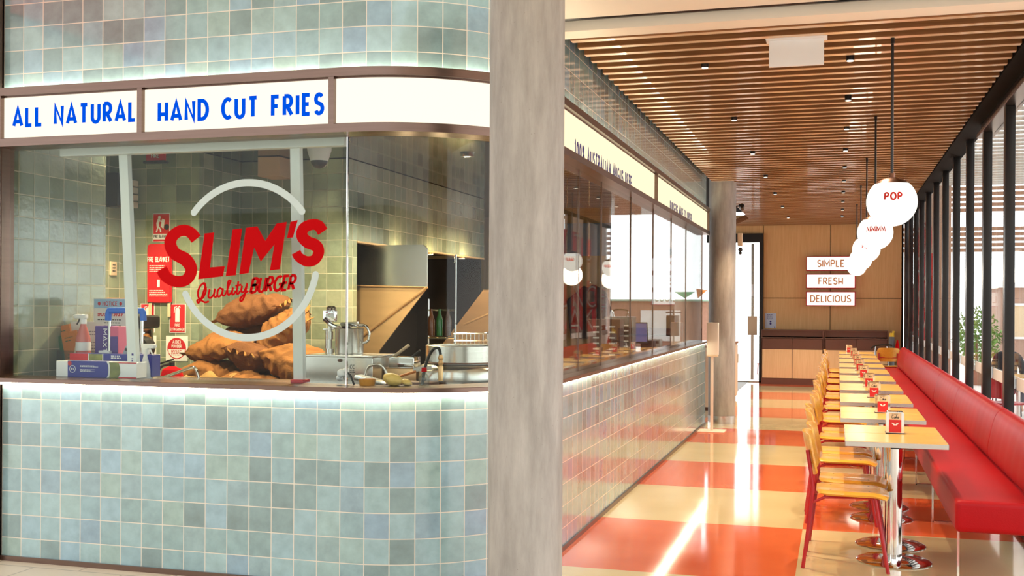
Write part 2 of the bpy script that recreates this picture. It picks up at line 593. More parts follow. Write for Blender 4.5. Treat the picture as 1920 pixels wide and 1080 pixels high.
def sphere(bm, c, r, u=20, v=12, sc=(1, 1, 1), M4=None, mat=0):
    rr = bmesh.ops.create_uvsphere(bm, u_segments=u, v_segments=v, radius=r)
    T = Matrix.Translation(c) @ Matrix.Diagonal((*sc, 1))
    if M4 is not None:
        T = M4 @ T
    bmesh.ops.transform(bm, matrix=T, verts=rr['verts'])
    for f in {f for w in rr['verts'] for f in w.link_faces}:
        f.material_index = mat
    return rr['verts']

# ---------------------------------------------------------------- lettering drawn as strokes
def arc(cx, cy, rx, ry, a0, a1, n=10):
    return [(cx + rx * cos(R(a0 + (a1 - a0) * i / n)), cy + ry * sin(R(a0 + (a1 - a0) * i / n))) for i in range(n + 1)]

GL = {
    'A': (0.66, [[(0, 0), (0.33, 1), (0.66, 0)], [(0.10, 0.24), (0.56, 0.24)]]),
    'B': (0.52, [[(0, 0), (0, 1)], [(0, 1)] + arc(0.26, 0.76, 0.22, 0.24, 90, -90) + [(0, 0.52)], [(0, 0.52)] + arc(0.28, 0.26, 0.24, 0.26, 90, -90) + [(0, 0)]]),
    'C': (0.56, [arc(0.36, 0.5, 0.36, 0.5, 55, 305, 16)]),
    'D': (0.60, [[(0, 0), (0, 1)] + arc(0.18, 0.5, 0.42, 0.5, 90, -90, 14) + [(0, 0)]]),
    'E': (0.42, [[(0.42, 0), (0, 0), (0, 1), (0.42, 1)], [(0, 0.52), (0.36, 0.52)]]),
    'F': (0.42, [[(0, 0), (0, 1), (0.42, 1)], [(0, 0.5), (0.36, 0.5)]]),
    'G': (0.62, [arc(0.36, 0.5, 0.36, 0.5, 55, 340, 16) + [(0.66, 0.45), (0.40, 0.45)]]),
    'H': (0.54, [[(0, 0), (0, 1)], [(0.54, 0), (0.54, 1)], [(0, 0.36), (0.54, 0.36)]]),
    'I': (0.0, [[(0, 0), (0, 1)]]),
    'J': (0.36, [[(0.36, 1), (0.36, 0.26)] + arc(0.18, 0.24, 0.18, 0.24, 0, -170, 8)]),
    'K': (0.54, [[(0, 0), (0, 1)], [(0.50, 1), (0.02, 0.45)], [(0.14, 0.58), (0.54, 0)]]),
    'L': (0.40, [[(0, 1), (0, 0), (0.40, 0)]]),
    'M': (0.70, [[(0, 0), (0, 1), (0.35, 0.25), (0.70, 1), (0.70, 0)]]),
    'N': (0.56, [[(0, 0), (0, 1), (0.56, 0), (0.56, 1)]]),
    'O': (0.68, [arc(0.34, 0.5, 0.34, 0.5, 0, 360, 22)]),
    'P': (0.50, [[(0, 0), (0, 1)], [(0, 1)] + arc(0.24, 0.73, 0.25, 0.27, 90, -90) + [(0, 0.46)]]),
    'Q': (0.68, [arc(0.34, 0.5, 0.34, 0.5, 0, 360, 22), [(0.42, 0.25), (0.68, -0.05)]]),
    'R': (0.52, [[(0, 0), (0, 1)], [(0, 1)] + arc(0.24, 0.73, 0.25, 0.27, 90, -90) + [(0, 0.46)], [(0.2, 0.46), (0.52, 0)]]),
    'S': (0.48, [arc(0.25, 0.75, 0.22, 0.25, 30, 230, 10) + arc(0.24, 0.26, 0.24, 0.26, 60, -155, 12)]),
    'T': (0.52, [[(0, 1), (0.52, 1)], [(0.26, 1), (0.26, 0)]]),
    'U': (0.54, [[(0, 1), (0, 0.3)] + arc(0.27, 0.28, 0.27, 0.28, 180, 360, 12) + [(0.54, 1)]]),
    'V': (0.60, [[(0, 1), (0.30, 0), (0.60, 1)]]),
    'W': (0.86, [[(0, 1), (0.21, 0), (0.43, 0.8), (0.65, 0), (0.86, 1)]]),
    'X': (0.56, [[(0, 0), (0.56, 1)], [(0, 1), (0.56, 0)]]),
    'Y': (0.56, [[(0, 1), (0.28, 0.5), (0.56, 1)], [(0.28, 0.5), (0.28, 0)]]),
    'Z': (0.50, [[(0, 1), (0.50, 1), (0, 0), (0.50, 0)]]),
    '0': (0.50, [arc(0.25, 0.5, 0.25, 0.5, 0, 360, 20)]),
    '1': (0.14, [[(0, 0.82), (0.14, 1), (0.14, 0)]]),
    '2': (0.46, [arc(0.23, 0.75, 0.22, 0.25, 165, -40, 10) + [(0, 0), (0.46, 0)]]),
    '%': (0.60, [arc(0.14, 0.80, 0.13, 0.19, 0, 360, 10), arc(0.48, 0.20, 0.13, 0.19, 0, 360, 10), [(0.08, 0), (0.54, 1)]]),
    "'": (0.06, [[(0.06, 1), (0, 0.74)]]),
    '.': (0.05, [[(0, 0), (0.05, 0)]]),
    '(': (0.2, [arc(0.3, 0.5, 0.3, 0.55, 120, 240, 8)]),
    ')': (0.2, [arc(-0.1, 0.5, 0.3, 0.55, 60, -60, 8)]),
    ':': (0.05, [[(0, 0.1), (0.05, 0.1)], [(0, 0.6), (0.05, 0.6)]]),
    'a': (0.40, [arc(0.2, 0.25, 0.2, 0.25, 20, 340, 12), [(0.40, 0.5), (0.40, 0)]]),
    'e': (0.40, [[(0.02, 0.26), (0.40, 0.26)] + arc(0.2, 0.25, 0.2, 0.25, 5, 310, 12)]),
    'i': (0.0, [[(0, 0), (0, 0.5)], [(0, 0.68), (0, 0.74)]]),
    'k': (0.34, [[(0, 0), (0, 1)], [(0.32, 0.5), (0.02, 0.24)], [(0.1, 0.32), (0.34, 0)]]),
    'l': (0.0, [[(0, 0), (0, 1)]]),
    'o': (0.40, [arc(0.2, 0.25, 0.2, 0.25, 0, 360, 14)]),
    't': (0.26, [[(0.12, 0.8), (0.12, 0.1), (0.26, 0)], [(0, 0.5), (0.26, 0.5)]]),
    'u': (0.36, [[(0, 0.5), (0, 0.18)] + arc(0.18, 0.18, 0.18, 0.18, 180, 350, 8) + [(0.36, 0.5), (0.36, 0)]]),
    'y': (0.36, [[(0, 0.5), (0, 0.18)] + arc(0.18, 0.18, 0.18, 0.18, 180, 350, 8), [(0.36, 0.5), (0.36, -0.2), (0.2, -0.32), (0.05, -0.24)]]),
}

def ribbon(bm, pts, w, f, t=0.0):
    """flat stroke of width w along 2D points; f maps (x, y, depth) to a position"""
    P = [Vector((p[0], p[1])) for p in pts]
    closed = len(P) > 3 and (P[0] - P[-1]).length < 1e-4
    if closed:
        P = P[:-1]
    n = len(P)
    L, Rr = [], []
    for i in range(n):
        if closed:
            a, b = P[i - 1], P[(i + 1) % n]
            d1, d2 = (P[i] - a).normalized(), (b - P[i]).normalized()
        else:
            d1 = (P[i] - P[i - 1]).normalized() if i else None
            d2 = (P[i + 1] - P[i]).normalized() if i < n - 1 else None
            d1 = d1 or d2
            d2 = d2 or d1
        n1, n2 = Vector((-d1.y, d1.x)), Vector((-d2.y, d2.x))
        m = n1 + n2
        if m.length < 0.3:
            m = n1
        m.normalize()
        k = min(1 / max(m.dot(n1), 0.45), 2.2)
        L.append(P[i] + m * (w / 2 * k))
        Rr.append(P[i] - m * (w / 2 * k))
    def mk(q, z):
        return bm.verts.new(f(q.x, q.y, z))
    dz = 0.00001 if t <= 0 else 0.0          # a stroke that crosses itself lies over itself
    la, ra = [mk(q, i * dz) for i, q in enumerate(L)], [mk(q, i * dz) for i, q in enumerate(Rr)]
    rng = range(n) if closed else range(n - 1)
    if t <= 0:
        for i in rng:
            j = (i + 1) % n
            bm.faces.new((ra[i], ra[j], la[j], la[i]))
        return
    lb, rb = [mk(q, t) for q in L], [mk(q, t) for q in Rr]
    for i in rng:
        j = (i + 1) % n
        bm.faces.new((ra[i], ra[j], la[j], la[i]))
        bm.faces.new((rb[i], lb[i], lb[j], rb[j]))
        bm.faces.new((la[i], la[j], lb[j], lb[i]))
        bm.faces.new((ra[j], ra[i], rb[i], rb[j]))
    if not closed:
        bm.faces.new((ra[0], la[0], lb[0], rb[0]))
        bm.faces.new((la[-1], ra[-1], rb[-1], lb[-1]))

def text_width(s, sp=0.2, wd=1.0):
    w = 0
    for ch in s:
        w += (0.30 + sp * 0.9 if ch == ' ' else GL[ch][0] * wd + sp)
    return w - sp

def text(bm, s, h, f, stroke=0.16, sp=0.2, wd=1.0, width=None, center=False, t=0.0, word=None):
    """s drawn with capitals h tall from the origin of f along its x; width fits the whole line"""
    if width:
        lo, hi = 0.2, 4.0
        for _ in range(40):
            mid = (lo + hi) / 2
            if text_width(s, sp * mid, wd * mid) * h > width:
                hi = mid
            else:
                lo = mid
        sp, wd = sp * lo, wd * lo
    x = -text_width(s, sp, wd) * h / 2 if center else 0
    k = wk = 0
    for ch in s:
        if ch == ' ':
            wk += 1
            x += (0.30 + sp * 0.9) * h
            continue
        w, strokes = GL[ch]
        for st in strokes:
            k += 1
            if word is not None and wk != word:
                continue
            e = 0.00025 * (k % 6)
            ribbon(bm, [(x + p[0] * wd * h, p[1] * h) for p in st], stroke * h, lambda a, b, c, e=e: f(a, b, c + e), t)
        x += (w * wd + sp) * h

def lines(bm, x0, x1, ys, h, f, seed=1, jag=0.4):
    """rows of small print too fine to read, as short dashes"""
    rr = random.Random(seed)
    for y in ys:
        x = x0
        end = x1 - rr.random() * jag * (x1 - x0)
        while x < end:
            w = (0.5 + rr.random() * 1.6) * h * 2
            q = [f(x, y, 0), f(min(x + w, end), y, 0), f(min(x + w, end), y + h, 0), f(x, y + h, 0)]
            bm.faces.new([bm.verts.new(p) for p in q])
            x += w + h * 0.9

def quad(bm, f, x0, x1, y0, y1, d=0.0, mat=0):
    fc = bm.faces.new([bm.verts.new(f(x0, y0, d)), bm.verts.new(f(x1, y0, d)), bm.verts.new(f(x1, y1, d)), bm.verts.new(f(x0, y1, d))])
    fc.material_index = mat

def disc(bm, f, cx, cy, r, d=0.0, n=28, mat=0, ry=None):
    ry = ry or r
    fc = bm.faces.new([bm.verts.new(f(cx + r * cos(2 * pi * i / n), cy + ry * sin(2 * pi * i / n), d)) for i in range(n)])
    fc.material_index = mat

def fxz(ox, y, oz):          # art on a surface that faces -Y
    return lambda a, b, c: Vector((ox + a, y - c, oz + b))

def fyz(x, oy, oz):          # art on a surface that faces +X
    return lambda a, b, c: Vector((x + c, oy + a, oz + b))

# ================================================================ THE SHELL
XW, YF, RC = -1.66, 5.5, 0.92          # corridor wall plane, front plane, corner radius
S1 = 4.82 - (-(XW - RC))               # front run
S1 = (XW - RC) + 4.82
SA = RC * pi / 2
S2 = S1 + SA                           # where the corridor run starts
SE = S2 + (14.60 - (YF + RC))          # its end, behind the second column

def path(s, off=0.0):
    """point and outward direction along the tiled front: straight, quarter turn, straight"""
    if s <= S1:
        return Vector((-4.82 + s, YF - off, 0)), Vector((0, -1, 0))
    if s <= S2:
        a = -pi / 2 + (s - S1) / RC
        d = Vector((cos(a), sin(a), 0))
        return Vector((XW - RC, YF + RC, 0)) + d * (RC + off), d
    return Vector((XW + off, YF + RC + (s - S2), 0)), Vector((1, 0, 0))

def s_of_y(y):
    return S2 + y - (YF + RC)

def sweep(bm, s0, s1, prof, uv=False, closed=True, caps=True, step=0.045, mat=0):
    """carry a profile of (offset, z) along the front"""
    ss = [s0]
    for b in (S1, S2):
        if s0 < b < s1:
            ss.append(b)
    if s1 > S1 and s0 < S2:
        a, b = max(s0, S1), min(s1, S2)
        k = max(2, int((b - a) / step))
        ss += [a + (b - a) * i / k for i in range(k + 1)]
    ss.append(s1)
    ss = sorted(set(round(x, 5) for x in ss))
    lay = bm.loops.layers.uv.verify() if uv else None
    rows = []
    for s in ss:
        rows.append([bm.verts.new(path(s, o)[0] + Vector((0, 0, z))) for o, z in prof])
    n = len(prof)
    for i in range(len(ss) - 1):
        for j in range(n if closed else n - 1):
            k = (j + 1) % n
            f = bm.faces.new((rows[i][j], rows[i + 1][j], rows[i + 1][k], rows[i][k]))
            f.material_index = mat
            if uv:
                for lp, (sv, zv) in zip(f.loops, ((ss[i], prof[j][1]), (ss[i + 1], prof[j][1]), (ss[i + 1], prof[k][1]), (ss[i], prof[k][1]))):
                    lp[lay].uv = (sv, zv)
    if closed and caps:
        bm.faces.new(rows[0][::-1])
        bm.faces.new(rows[-1])
    if not uv:
        bmesh.ops.recalc_face_normals(bm, faces=bm.faces)

def rect(o0, o1, z0, z1):
    return [(o1, z0), (o1, z1), (o0, z1), (o0, z0)]

def tilewall(name, pts, z0, z1, mat, thick=0.1, zo=0.0, label=None):
    """tiled wall along a floor polyline, tiles on its right-hand side as you walk it"""
    bm = B()
    lay = bm.loops.layers.uv.verify()
    P = [Vector((p[0], p[1], 0)) for p in pts]
    n = len(P)
    off = []
    for i in range(n):
        d1 = (P[i] - P[i - 1]).normalized() if i else (P[1] - P[0]).normalized()
        d2 = (P[i + 1] - P[i]).normalized() if i < n - 1 else d1
        n1, n2 = Vector((-d1.y, d1.x, 0)), Vector((-d2.y, d2.x, 0))
        m = (n1 + n2).normalized()
        off.append(P[i] + m * (thick / max(m.dot(n1), 0.5)))
    u = 0
    for i in range(n - 1):
        L = (P[i + 1] - P[i]).length
        z = Vector((0, 0, 1))
        a, b, c, d = P[i], P[i + 1], off[i + 1], off[i]
        quads = [((a, z0), (b, z0), (b, z1), (a, z1)), ((c, z0), (d, z0), (d, z1), (c, z1)), ((a, z1), (b, z1), (c, z1), (d, z1)), ((b, z0), (a, z0), (d, z0), (c, z0))]
        if i == 0:
            quads.append(((d, z0), (a, z0), (a, z1), (d, z1)))
        if i == n - 2:
            quads.append(((b, z0), (c, z0), (c, z1), (b, z1)))
        uvs = ((u, z0 + zo), (u + L, z0 + zo), (u + L, z1 + zo), (u, z1 + zo))
        for q in quads:
            f = bm.faces.new([bm.verts.new(p + z * h) for p, h in q])
            for lp, t in zip(f.loops, uvs):
                lp[lay].uv = t
        u += L
    return struct(obj(name, bm, mat, smooth=False), label)

# --- floors
bm = B(); box(bm, -1.74, 1.34, 4.82, 23.3, -0.12, 0.0)
struct(obj('floor', bm, M['floor'], smooth=False), 'polished orange and cream chequered floor of the dining corridor')
bm = B(); box(bm, -9, 7, -7, 4.82, -0.12, 0.0); box(bm, -9, -1.74, 4.82, 5.6, -0.12, 0.0); box(bm, 1.34, 7, 4.82, 6.2, -0.12, -0.001)
struct(obj('floor_hall', bm, M['hall'], smooth=False), 'beige tiled floor outside the shop')
bm = B(); box(bm, -6.2, -1.74, 5.6, 23.3, -0.12, -0.001)
struct(obj('floor_kitchen', bm, plain('kitchen_floor', (0.20, 0.17, 0.14), 0.5), smooth=False))

# --- tiled front and corridor wall
bm = B(); sweep(bm, 0, SE, rect(-0.12, 0.0, 0.03, 1.073), uv=True)
struct(obj('wall_front', bm, M['tile']), 'lower wall of glazed teal and blue-green square tiles')
bm = B(); sweep(bm, 0, SE, rect(-0.12, 0.0, 2.80, 3.62), uv=True)
struct(obj('wall_front_upper', bm, M['tile']), 'upper band of glazed teal tiles above the light boxes')
bm = B(); sweep(bm, 0, SE, rect(-0.1, 0.012, 0.0, 0.03))
struct(obj('baseboard_front', bm, M['bronze']), 'thin bronze skirting under the tiles')

# counter ledge and the light under it
bm = B(); sweep(bm, -0.02, SE, [(0.06, 1.074), (0.062, 1.076), (0.062, 1.098), (0.06, 1.10), (-0.20, 1.10), (-0.20, 1.074)])
tag(obj('counter_ledge', bm, M['bronze']), 'long bronze metal ledge on top of the lower tiled wall', 'ledge')
bm = B(); sweep(bm, 0.0, SE - 0.02, rect(0.012, 0.03, 1.060, 1.073))
tag(obj('light_strip', bm, M['led']), 'warm light strip under the bronze counter ledge', 'light')
bm = B(); sweep(bm, 0.0, SE - 0.02, rect(0.010, 0.030, 2.800, 2.816))
tag(obj('light_strip', bm, M['led']), 'warm light strip along the top of the light boxes washing the upper tiles', 'light')

# sign band: frame rails, dividers, light boxes, letters
bm = B()
sweep(bm, -0.03, SE, [(0.05, 2.480), (0.05, 2.526), (0.02, 2.526), (0.02, 2.534), (-0.12, 2.534), (-0.12, 2.480)])
sweep(bm, -0.03, SE, [(0.05, 2.784), (0.05, 2.830), (0.042, 2.830), (0.042, 2.800), (-0.12, 2.800), (-0.12, 2.776), (0.02, 2.776), (0.02, 2.784)])
fr = thing('sign_frame', 'bronze metal frame holding the row of light boxes above the counter glass', 'frame')
obj('rail', bm, M['bronze'], fr)
divs = [0.0, 0.976, 2.18, s_of_y(6.50), s_of_y(10.25), SE - 0.03]
for s in divs:
    bm = B()
    sweep(bm, s - 0.016, s + 0.016, rect(-0.02, 0.046, 2.52, 2.79))
    obj('divider', bm, M['bronze'], fr)
bm = B(); sweep(bm, -0.03, SE, rect(-0.13, -0.03, 2.534, 2.776))
obj('back_tray', bm, M['blackmatte'], fr)

signs = [('ALL NATURAL', 'ALL NATURAL in blue letters'), ('HAND CUT FRIES', 'HAND CUT FRIES in blue letters'), ('', 'no letters, curved round the corner'),
         ('100% AUSTRALIAN ANGUS BEEF', '100% AUSTRALIAN ANGUS BEEF on the corridor side'), ('BURGERS MADE TO ORDER', 'BURGERS MADE TO ORDER at the far corridor end')]
for i, (txt, lab) in enumerate(signs):
    a, b = divs[i] + 0.018, divs[i + 1] - 0.018
    t = thing('light_box', 'glowing cream light box with ' + lab, 'sign', group='light boxes over the counter')
    bm = B(); sweep(bm, a, b, rect(-0.03, 0.018, 2.535, 2.775))
    obj('face', bm, M['lightbox'] if i < 3 else M['lightbox_warm'], t)
    for k in range(len(txt.split())):
        bm = B()
        if i < 2:
            x0, w, z = ((-4.73, 0.84, 2.605), (-3.728, 1.025, 2.592))[i]
            text(bm, txt, 0.104, fxz(x0, YF - 0.0195, z), 0.215, 0.42, 1.0, width=w, t=0.002, word=k)
        else:
            y0, w, z = ((6.98, 2.04, 2.515), (11.22, 1.72, 2.515))[i - 3]
            text(bm, txt, 0.098, fyz(XW + 0.0195, y0, z), 0.20, 0.45, 1.0, width=w, t=0.002, word=k)
        obj('lettering', bm, M['blue_ink'] if i < 2 else M['navy_ink'], t, smooth=False)

# --- shop-front glass on the ledge
panes = [(0.012, S1 - 0.004), (S1 + 0.004, S2 - 0.004)]
ys = [YF + RC, 7.37, 8.13, 9.35, 10.55, 11.75, 12.95, 14.55]
panes += [(s_of_y(a) + 0.004, s_of_y(b) - 0.004) for a, b in zip(ys, ys[1:])]
for i, (a, b) in enumerate(panes):
    bm = B(); sweep(bm, a, b, rect(-0.050, -0.040, 1.10, 2.482))
    g = struct(obj('window_%d' % (i + 1), bm, M['glass_in'] if i < 2 else M['glass']))
    bm = B(); sweep(bm, b - 0.001, b + (0.006 if i < 2 else 0.003), rect(-0.052, -0.038, 1.10, 2.48))
    obj('edge_strip', bm, M['chrome'] if i < 2 else M['bronze'], g)
bm = B(); box(bm, -4.87, -4.825, 5.49, 5.57, 1.10, 2.48)
struct(obj('trim_1', bm, M['bronze']), 'bronze jamb at the end of the counter glass')
bm = B(); box(bm, -4.92, -4.828, 5.44, 5.60, 0.0, 3.62)
struct(obj('trim_2', bm, M['bronze']), 'bronze end post of the shop front')
# neighbouring red fascia at the far end of the front
bm = B(); box(bm, -5.3, -4.875, 5.30, 5.36, 3.33, 3.9, 0.004); box(bm, -4.98, -4.875, 3.7, 5.30, 3.33, 3.9, 0.004)
t = tag(obj('fascia_panel', bm, M['litred']), 'lit red fascia sign of the neighbouring shop at the top of the end post', 'sign')
bm = B(); box(bm, -5.3, -4.868, 5.29, 5.362, 3.315, 3.33); box(bm, -4.985, -4.868, 3.7, 5.29, 3.315, 3.33)
obj('lower_trim', bm, M['bronze'], t)

# --- kitchen shell
tilewall('wall_left', [(-4.88, 5.56), (-4.88, 6.55), (-5.57, 6.55), (-5.57, 7.75), (-4.90, 7.75), (-4.90, 8.40), (-3.90, 8.40), (-3.90, 8.57)][::1], 0.0, 2.76, M['tile_in'], 0.08, label='kitchen side and back wall of greenish glazed tiles')
tilewall('wall_hood', [(-3.90, 8.572), (-3.90, 12.06)], 2.085, 2.76, M['tile_in'], 0.08, label='tiled bulkhead above the fryers')
bm = B(); box(bm, -3.98, -3.893, 8.57, 12.06, 2.07, 2.085)
struct(obj('trim_3', bm, M['copper']), 'copper coloured trim under the tiled bulkhead')
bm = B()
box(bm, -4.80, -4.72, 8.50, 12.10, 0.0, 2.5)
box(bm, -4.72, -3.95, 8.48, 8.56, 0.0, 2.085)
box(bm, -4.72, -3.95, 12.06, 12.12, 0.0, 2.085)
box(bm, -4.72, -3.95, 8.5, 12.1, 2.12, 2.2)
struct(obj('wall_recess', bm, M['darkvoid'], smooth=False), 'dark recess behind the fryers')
def inner_plan(off, xl, ye):
    pts = [path(S1 * i / 2, off)[0] for i in range(2)] + [path(S1 + SA * i / 14, off)[0] for i in range(15)]
    return [(xl, pts[0].y)] + [(p.x, p.y) for p in pts[1:]] + [(pts[-1].x, ye), (xl, ye)]
bm = B(); prism(bm, inner_plan(-0.135, -5.75, 14.6), 0.09, Matrix.Translation((0, 0, 2.765)))
struct(obj('ceiling_kitchen', bm, M['mirrorceil'], smooth=False), 'dark polished kitchen ceiling that mirrors the tiles')
bm = B(); prism(bm, inner_plan(-0.125, -6.2, 23.3), 0.12, Matrix.Translation((0, 0, 3.5)))
struct(obj('ceiling_slab', bm, M['blackmatte'], smooth=False))

# --- corridor ceiling: black void, timber slats, cream soffit in front
bm = B(); box(bm, -1.78, 1.30, 6.4, 23.3, 3.42, 3.62)
struct(obj('ceiling', bm, M['blackmatte'], smooth=False), 'black void above the timber slats')
bm = B()
y = 6.66
k = 0
while y < 23.0:
    x0 = -1.60
    if y > 21.0:
        x0 = -1.60 - (y - 21.0) * 0.25
    box(bm, x0, 1.09, y, y + 0.062, 3.19, 3.30, 0.003, seg=1)
    y += 0.198
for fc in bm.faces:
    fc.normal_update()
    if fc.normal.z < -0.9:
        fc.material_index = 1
struct(obj('ceiling_slats', bm, [M['slat'], M['slat_lit']], smooth=False), 'timber slat ceiling over the dining corridor')
bm = B()
box(bm, -1.62, 3.2, 2.2, 6.37, 3.25, 3.62)
box(bm, -1.655, 3.2, 6.47, 6.655, 3.20, 3.62)
struct(obj('ceiling_soffit', bm, M['cream'], smooth=False), 'cream plaster soffit in front of the slat ceiling')
bm = B(); box(bm, -1.655, 1.3, 6.37, 6.47, 3.34, 3.6)
struct(obj('trim_4', bm, M['blackmatte'], smooth=False))
tr = thing('ceiling_track', 'black cable track in the gap between the two cream soffits', 'track')
bm = B(); tube(bm, [(-1.64, 6.40, 3.262), (3.0, 6.40, 3.262)], 0.016); tube(bm, [(-1.64, 6.445, 3.268), (3.0, 6.445, 3.268)], 0.012)
obj('rail', bm, M['black'], tr)
for q in range(3):
    bm = B(); tube(bm, curve([(-0.55 + q * 0.05, 6.40 + q * 0.012, 3.28), (0.0, 6.41 - q * 0.012, 3.262 - q * 0.008), (0.25, 6.39, 3.262), (0.9, 6.36 - q * 0.02, 3.245)], 6), 0.006, 6)
    obj('cable', bm, M['black'], tr)

bm = B(); box(bm, -9.5, -1.62, 1.2, 5.30, 4.05, 4.2)
struct(obj('ceiling_hall', bm, M['cream'], smooth=False), 'hall ceiling above the shop front')

# --- window wall on the right
bm = B(); box(bm, 1.10, 1.30, 6.655, 23.1, 3.19, 3.62)
struct(obj('trim_5', bm, M['blackmatte'], smooth=False), 'black beam above the window wall')
bm = B(); box(bm, 1.19, 1.33, 6.6, 10.70, 3.07, 3.105, 0.004); box(bm, 1.23, 1.33, 6.6, 10.70, 3.105, 3.19)
struct(obj('trim_6', bm, M['bronze'], smooth=False), 'transom above the near windows')
bm = B(); box(bm, 1.20, 1.34, 6.6, 23.1, 0.0, 0.06)
struct(obj('trim_7', bm, M['black'], smooth=False))
for k in range(12):
    y1 = 9.1 + 1.29 * (k - 1)
    top = 3.07 if y1 < 10.6 else 3.19
    bm = B(); box(bm, 1.296, 1.306, y1 - 0.005, min(y1 + 1.285, 23.1), 0.06, top)
    w = struct(obj('window_%d' % (10 + k), bm, M['window_glass']))
    bm = B(); box(bm, 1.205, 1.275, y1 - 0.10, y1, 0.06, top, 0.004)
    obj('window_frame', bm, M['black'], w)
    bm = B(); box(bm, 1.288, 1.295, y1 + 0.002, min(y1 + 1.178, 23.1), 0.935, 1.03)
    obj('white_band', bm, M['white'], w, smooth=False)

# --- back wall with its glass door
bm = B()
jx, jz = -0.143, 1.72
for x0, x1 in ((-1.455, jx - 0.006), (jx + 0.006, 1.21)):
    for z0, z1 in ((0.0, jz - 0.006), (jz + 0.006, 3.42)):
        box(bm, x0, x1, 23.10, 23.18, z0, z1, 0.002, seg=1)
box(bm, -2.6, -1.467, 23.10, 23.18, 3.04, 3.42, 0.002, seg=1)
struct(obj('wall_back', bm, M['panelwood'], smooth=False), 'back wall of light oak panels with dark joints')
bm = B(); box(bm, -1.47, 1.25, 23.14, 23.24, 0, 3.42); box(bm, -2.6, -1.4, 23.14, 23.24, 3.05, 3.42)
struct(obj('wall_back_lining', bm, M['blackmatte'], smooth=False))
bm = B(); box(bm, -1.535, -1.46, 23.02, 23.2, 0, 3.04); box(bm, -2.6, -1.535, 23.02, 23.2, 2.86, 3.04)
d = struct(obj('door_1', bm, M['black'], smooth=False), 'black framed glass door at the far end, bright outside')
bm = B(); box(bm, -2.6, -1.54, 23.10, 23.11, 0.02, 2.86)
obj('glass_pane', bm, M['glass'], d)
bm = B(); box(bm, -1.70, -1.645, 23.06, 23.10, 0.05, 2.83)
obj('stile', bm, M['steel'], d)
bm = B(); box(bm, -1.69, -1.655, 23.03, 23.07, 1.75, 2.0, 0.008)
obj('door_closer', bm, M['white'], d)
bm = B(); box(bm, -1.77, -1.575, 23.045, 23.06, 0.96, 1.345)
obj('paper_notice', bm, M['cardbeige'], d)
bm = B(); box(bm, -2.6, -1.2, 23.02, 23.3, 0.0, 0.02)
obj('threshold', bm, M['steel'], d)

# --- concrete columns
for i, (x, y, r, lab) in enumerate(((-1.407, 5.0, 0.176, 'round grey concrete column standing in front of the tiled corner'),
                                    (-1.473, 14.86, 0.177, 'round concrete column at the far end of the tiled counter'))):
    t = thing('column', lab, 'column', (x, y, 0))
    t['kind'] = 'structure'
    bm = B(); cyl(bm, (0, 0, 0), r, 3.5 if i == 0 else 3.3, 64)
    obj('shaft', bm, M['concrete'], t)
    bm = B(); cyl(bm, (0, 0, 0), r + 0.004, 0.10, 64)
    obj('base_ring', bm, M['steel'], t)

# ================================================================ THE DINING CORRIDOR
ORD = ['nearest', 'second', 'third', 'fourth', 'fifth', 'sixth', 'seventh', 'eighth', 'ninth', 'farthest']
PITCH = 1.41

# --- tables (pairs pushed together, ten pairs)
def make_table(label):
    t = thing('dining_table', label, 'table', group='oak tables along the red bench')
    bm = B(); box(bm, -0.288, 0.288, -0.237, 0.237, 0.727, 0.75, 0.002, seg=1)
    obj('table_top', bm, M['tablewood'], t, smooth=False)
    bm = B()
    for x0, x1, y0, y1 in ((-0.29, 0.29, -0.239, -0.236), (-0.29, 0.29, 0.236, 0.239), (-0.29, -0.287, -0.239, 0.239), (0.287, 0.29, -0.239, 0.239)):
        box(bm, x0, x1, y0, y1, 0.720, 0.7485)
    obj('edge_band', bm, M['steel'], t, smooth=False)
    bm = B(); cyl(bm, (0, 0, 0.0), 0.046, 0.725, 32)
    obj('pole', bm, M['chrome'], t)
    bm = B(); lathe(bm, [(0, 0), (0.217, 0), (0.219, 0.006), (0.20, 0.014), (0.06, 0.022), (0, 0.022)], 48)
    obj('base', bm, M['chrome'], t)
    bm = B(); box(bm, -0.2, 0.2, -0.03, 0.03, 0.708, 0.727); box(bm, -0.03, 0.03, -0.2, 0.2, 0.708, 0.727)
    obj('bracket', bm, M['black'], t, smooth=False)
    return t

t0 = None
for k in range(10):
    for h in range(2):
        x = 0.337 if k == 0 else 0.315
        y = 6.87 + PITCH * k + 0.24 + 0.482 * h
        lab = 'oak topped table on a chrome pedestal, %s half of the %s pair along the bench' % (('near', 'far')[h], ORD[k])
        if t0 is None:
            t0 = make_table(lab)
            t0.location = (x, y, 0)
        else:
            dup(t0, (x, y, 0), 0, lab)

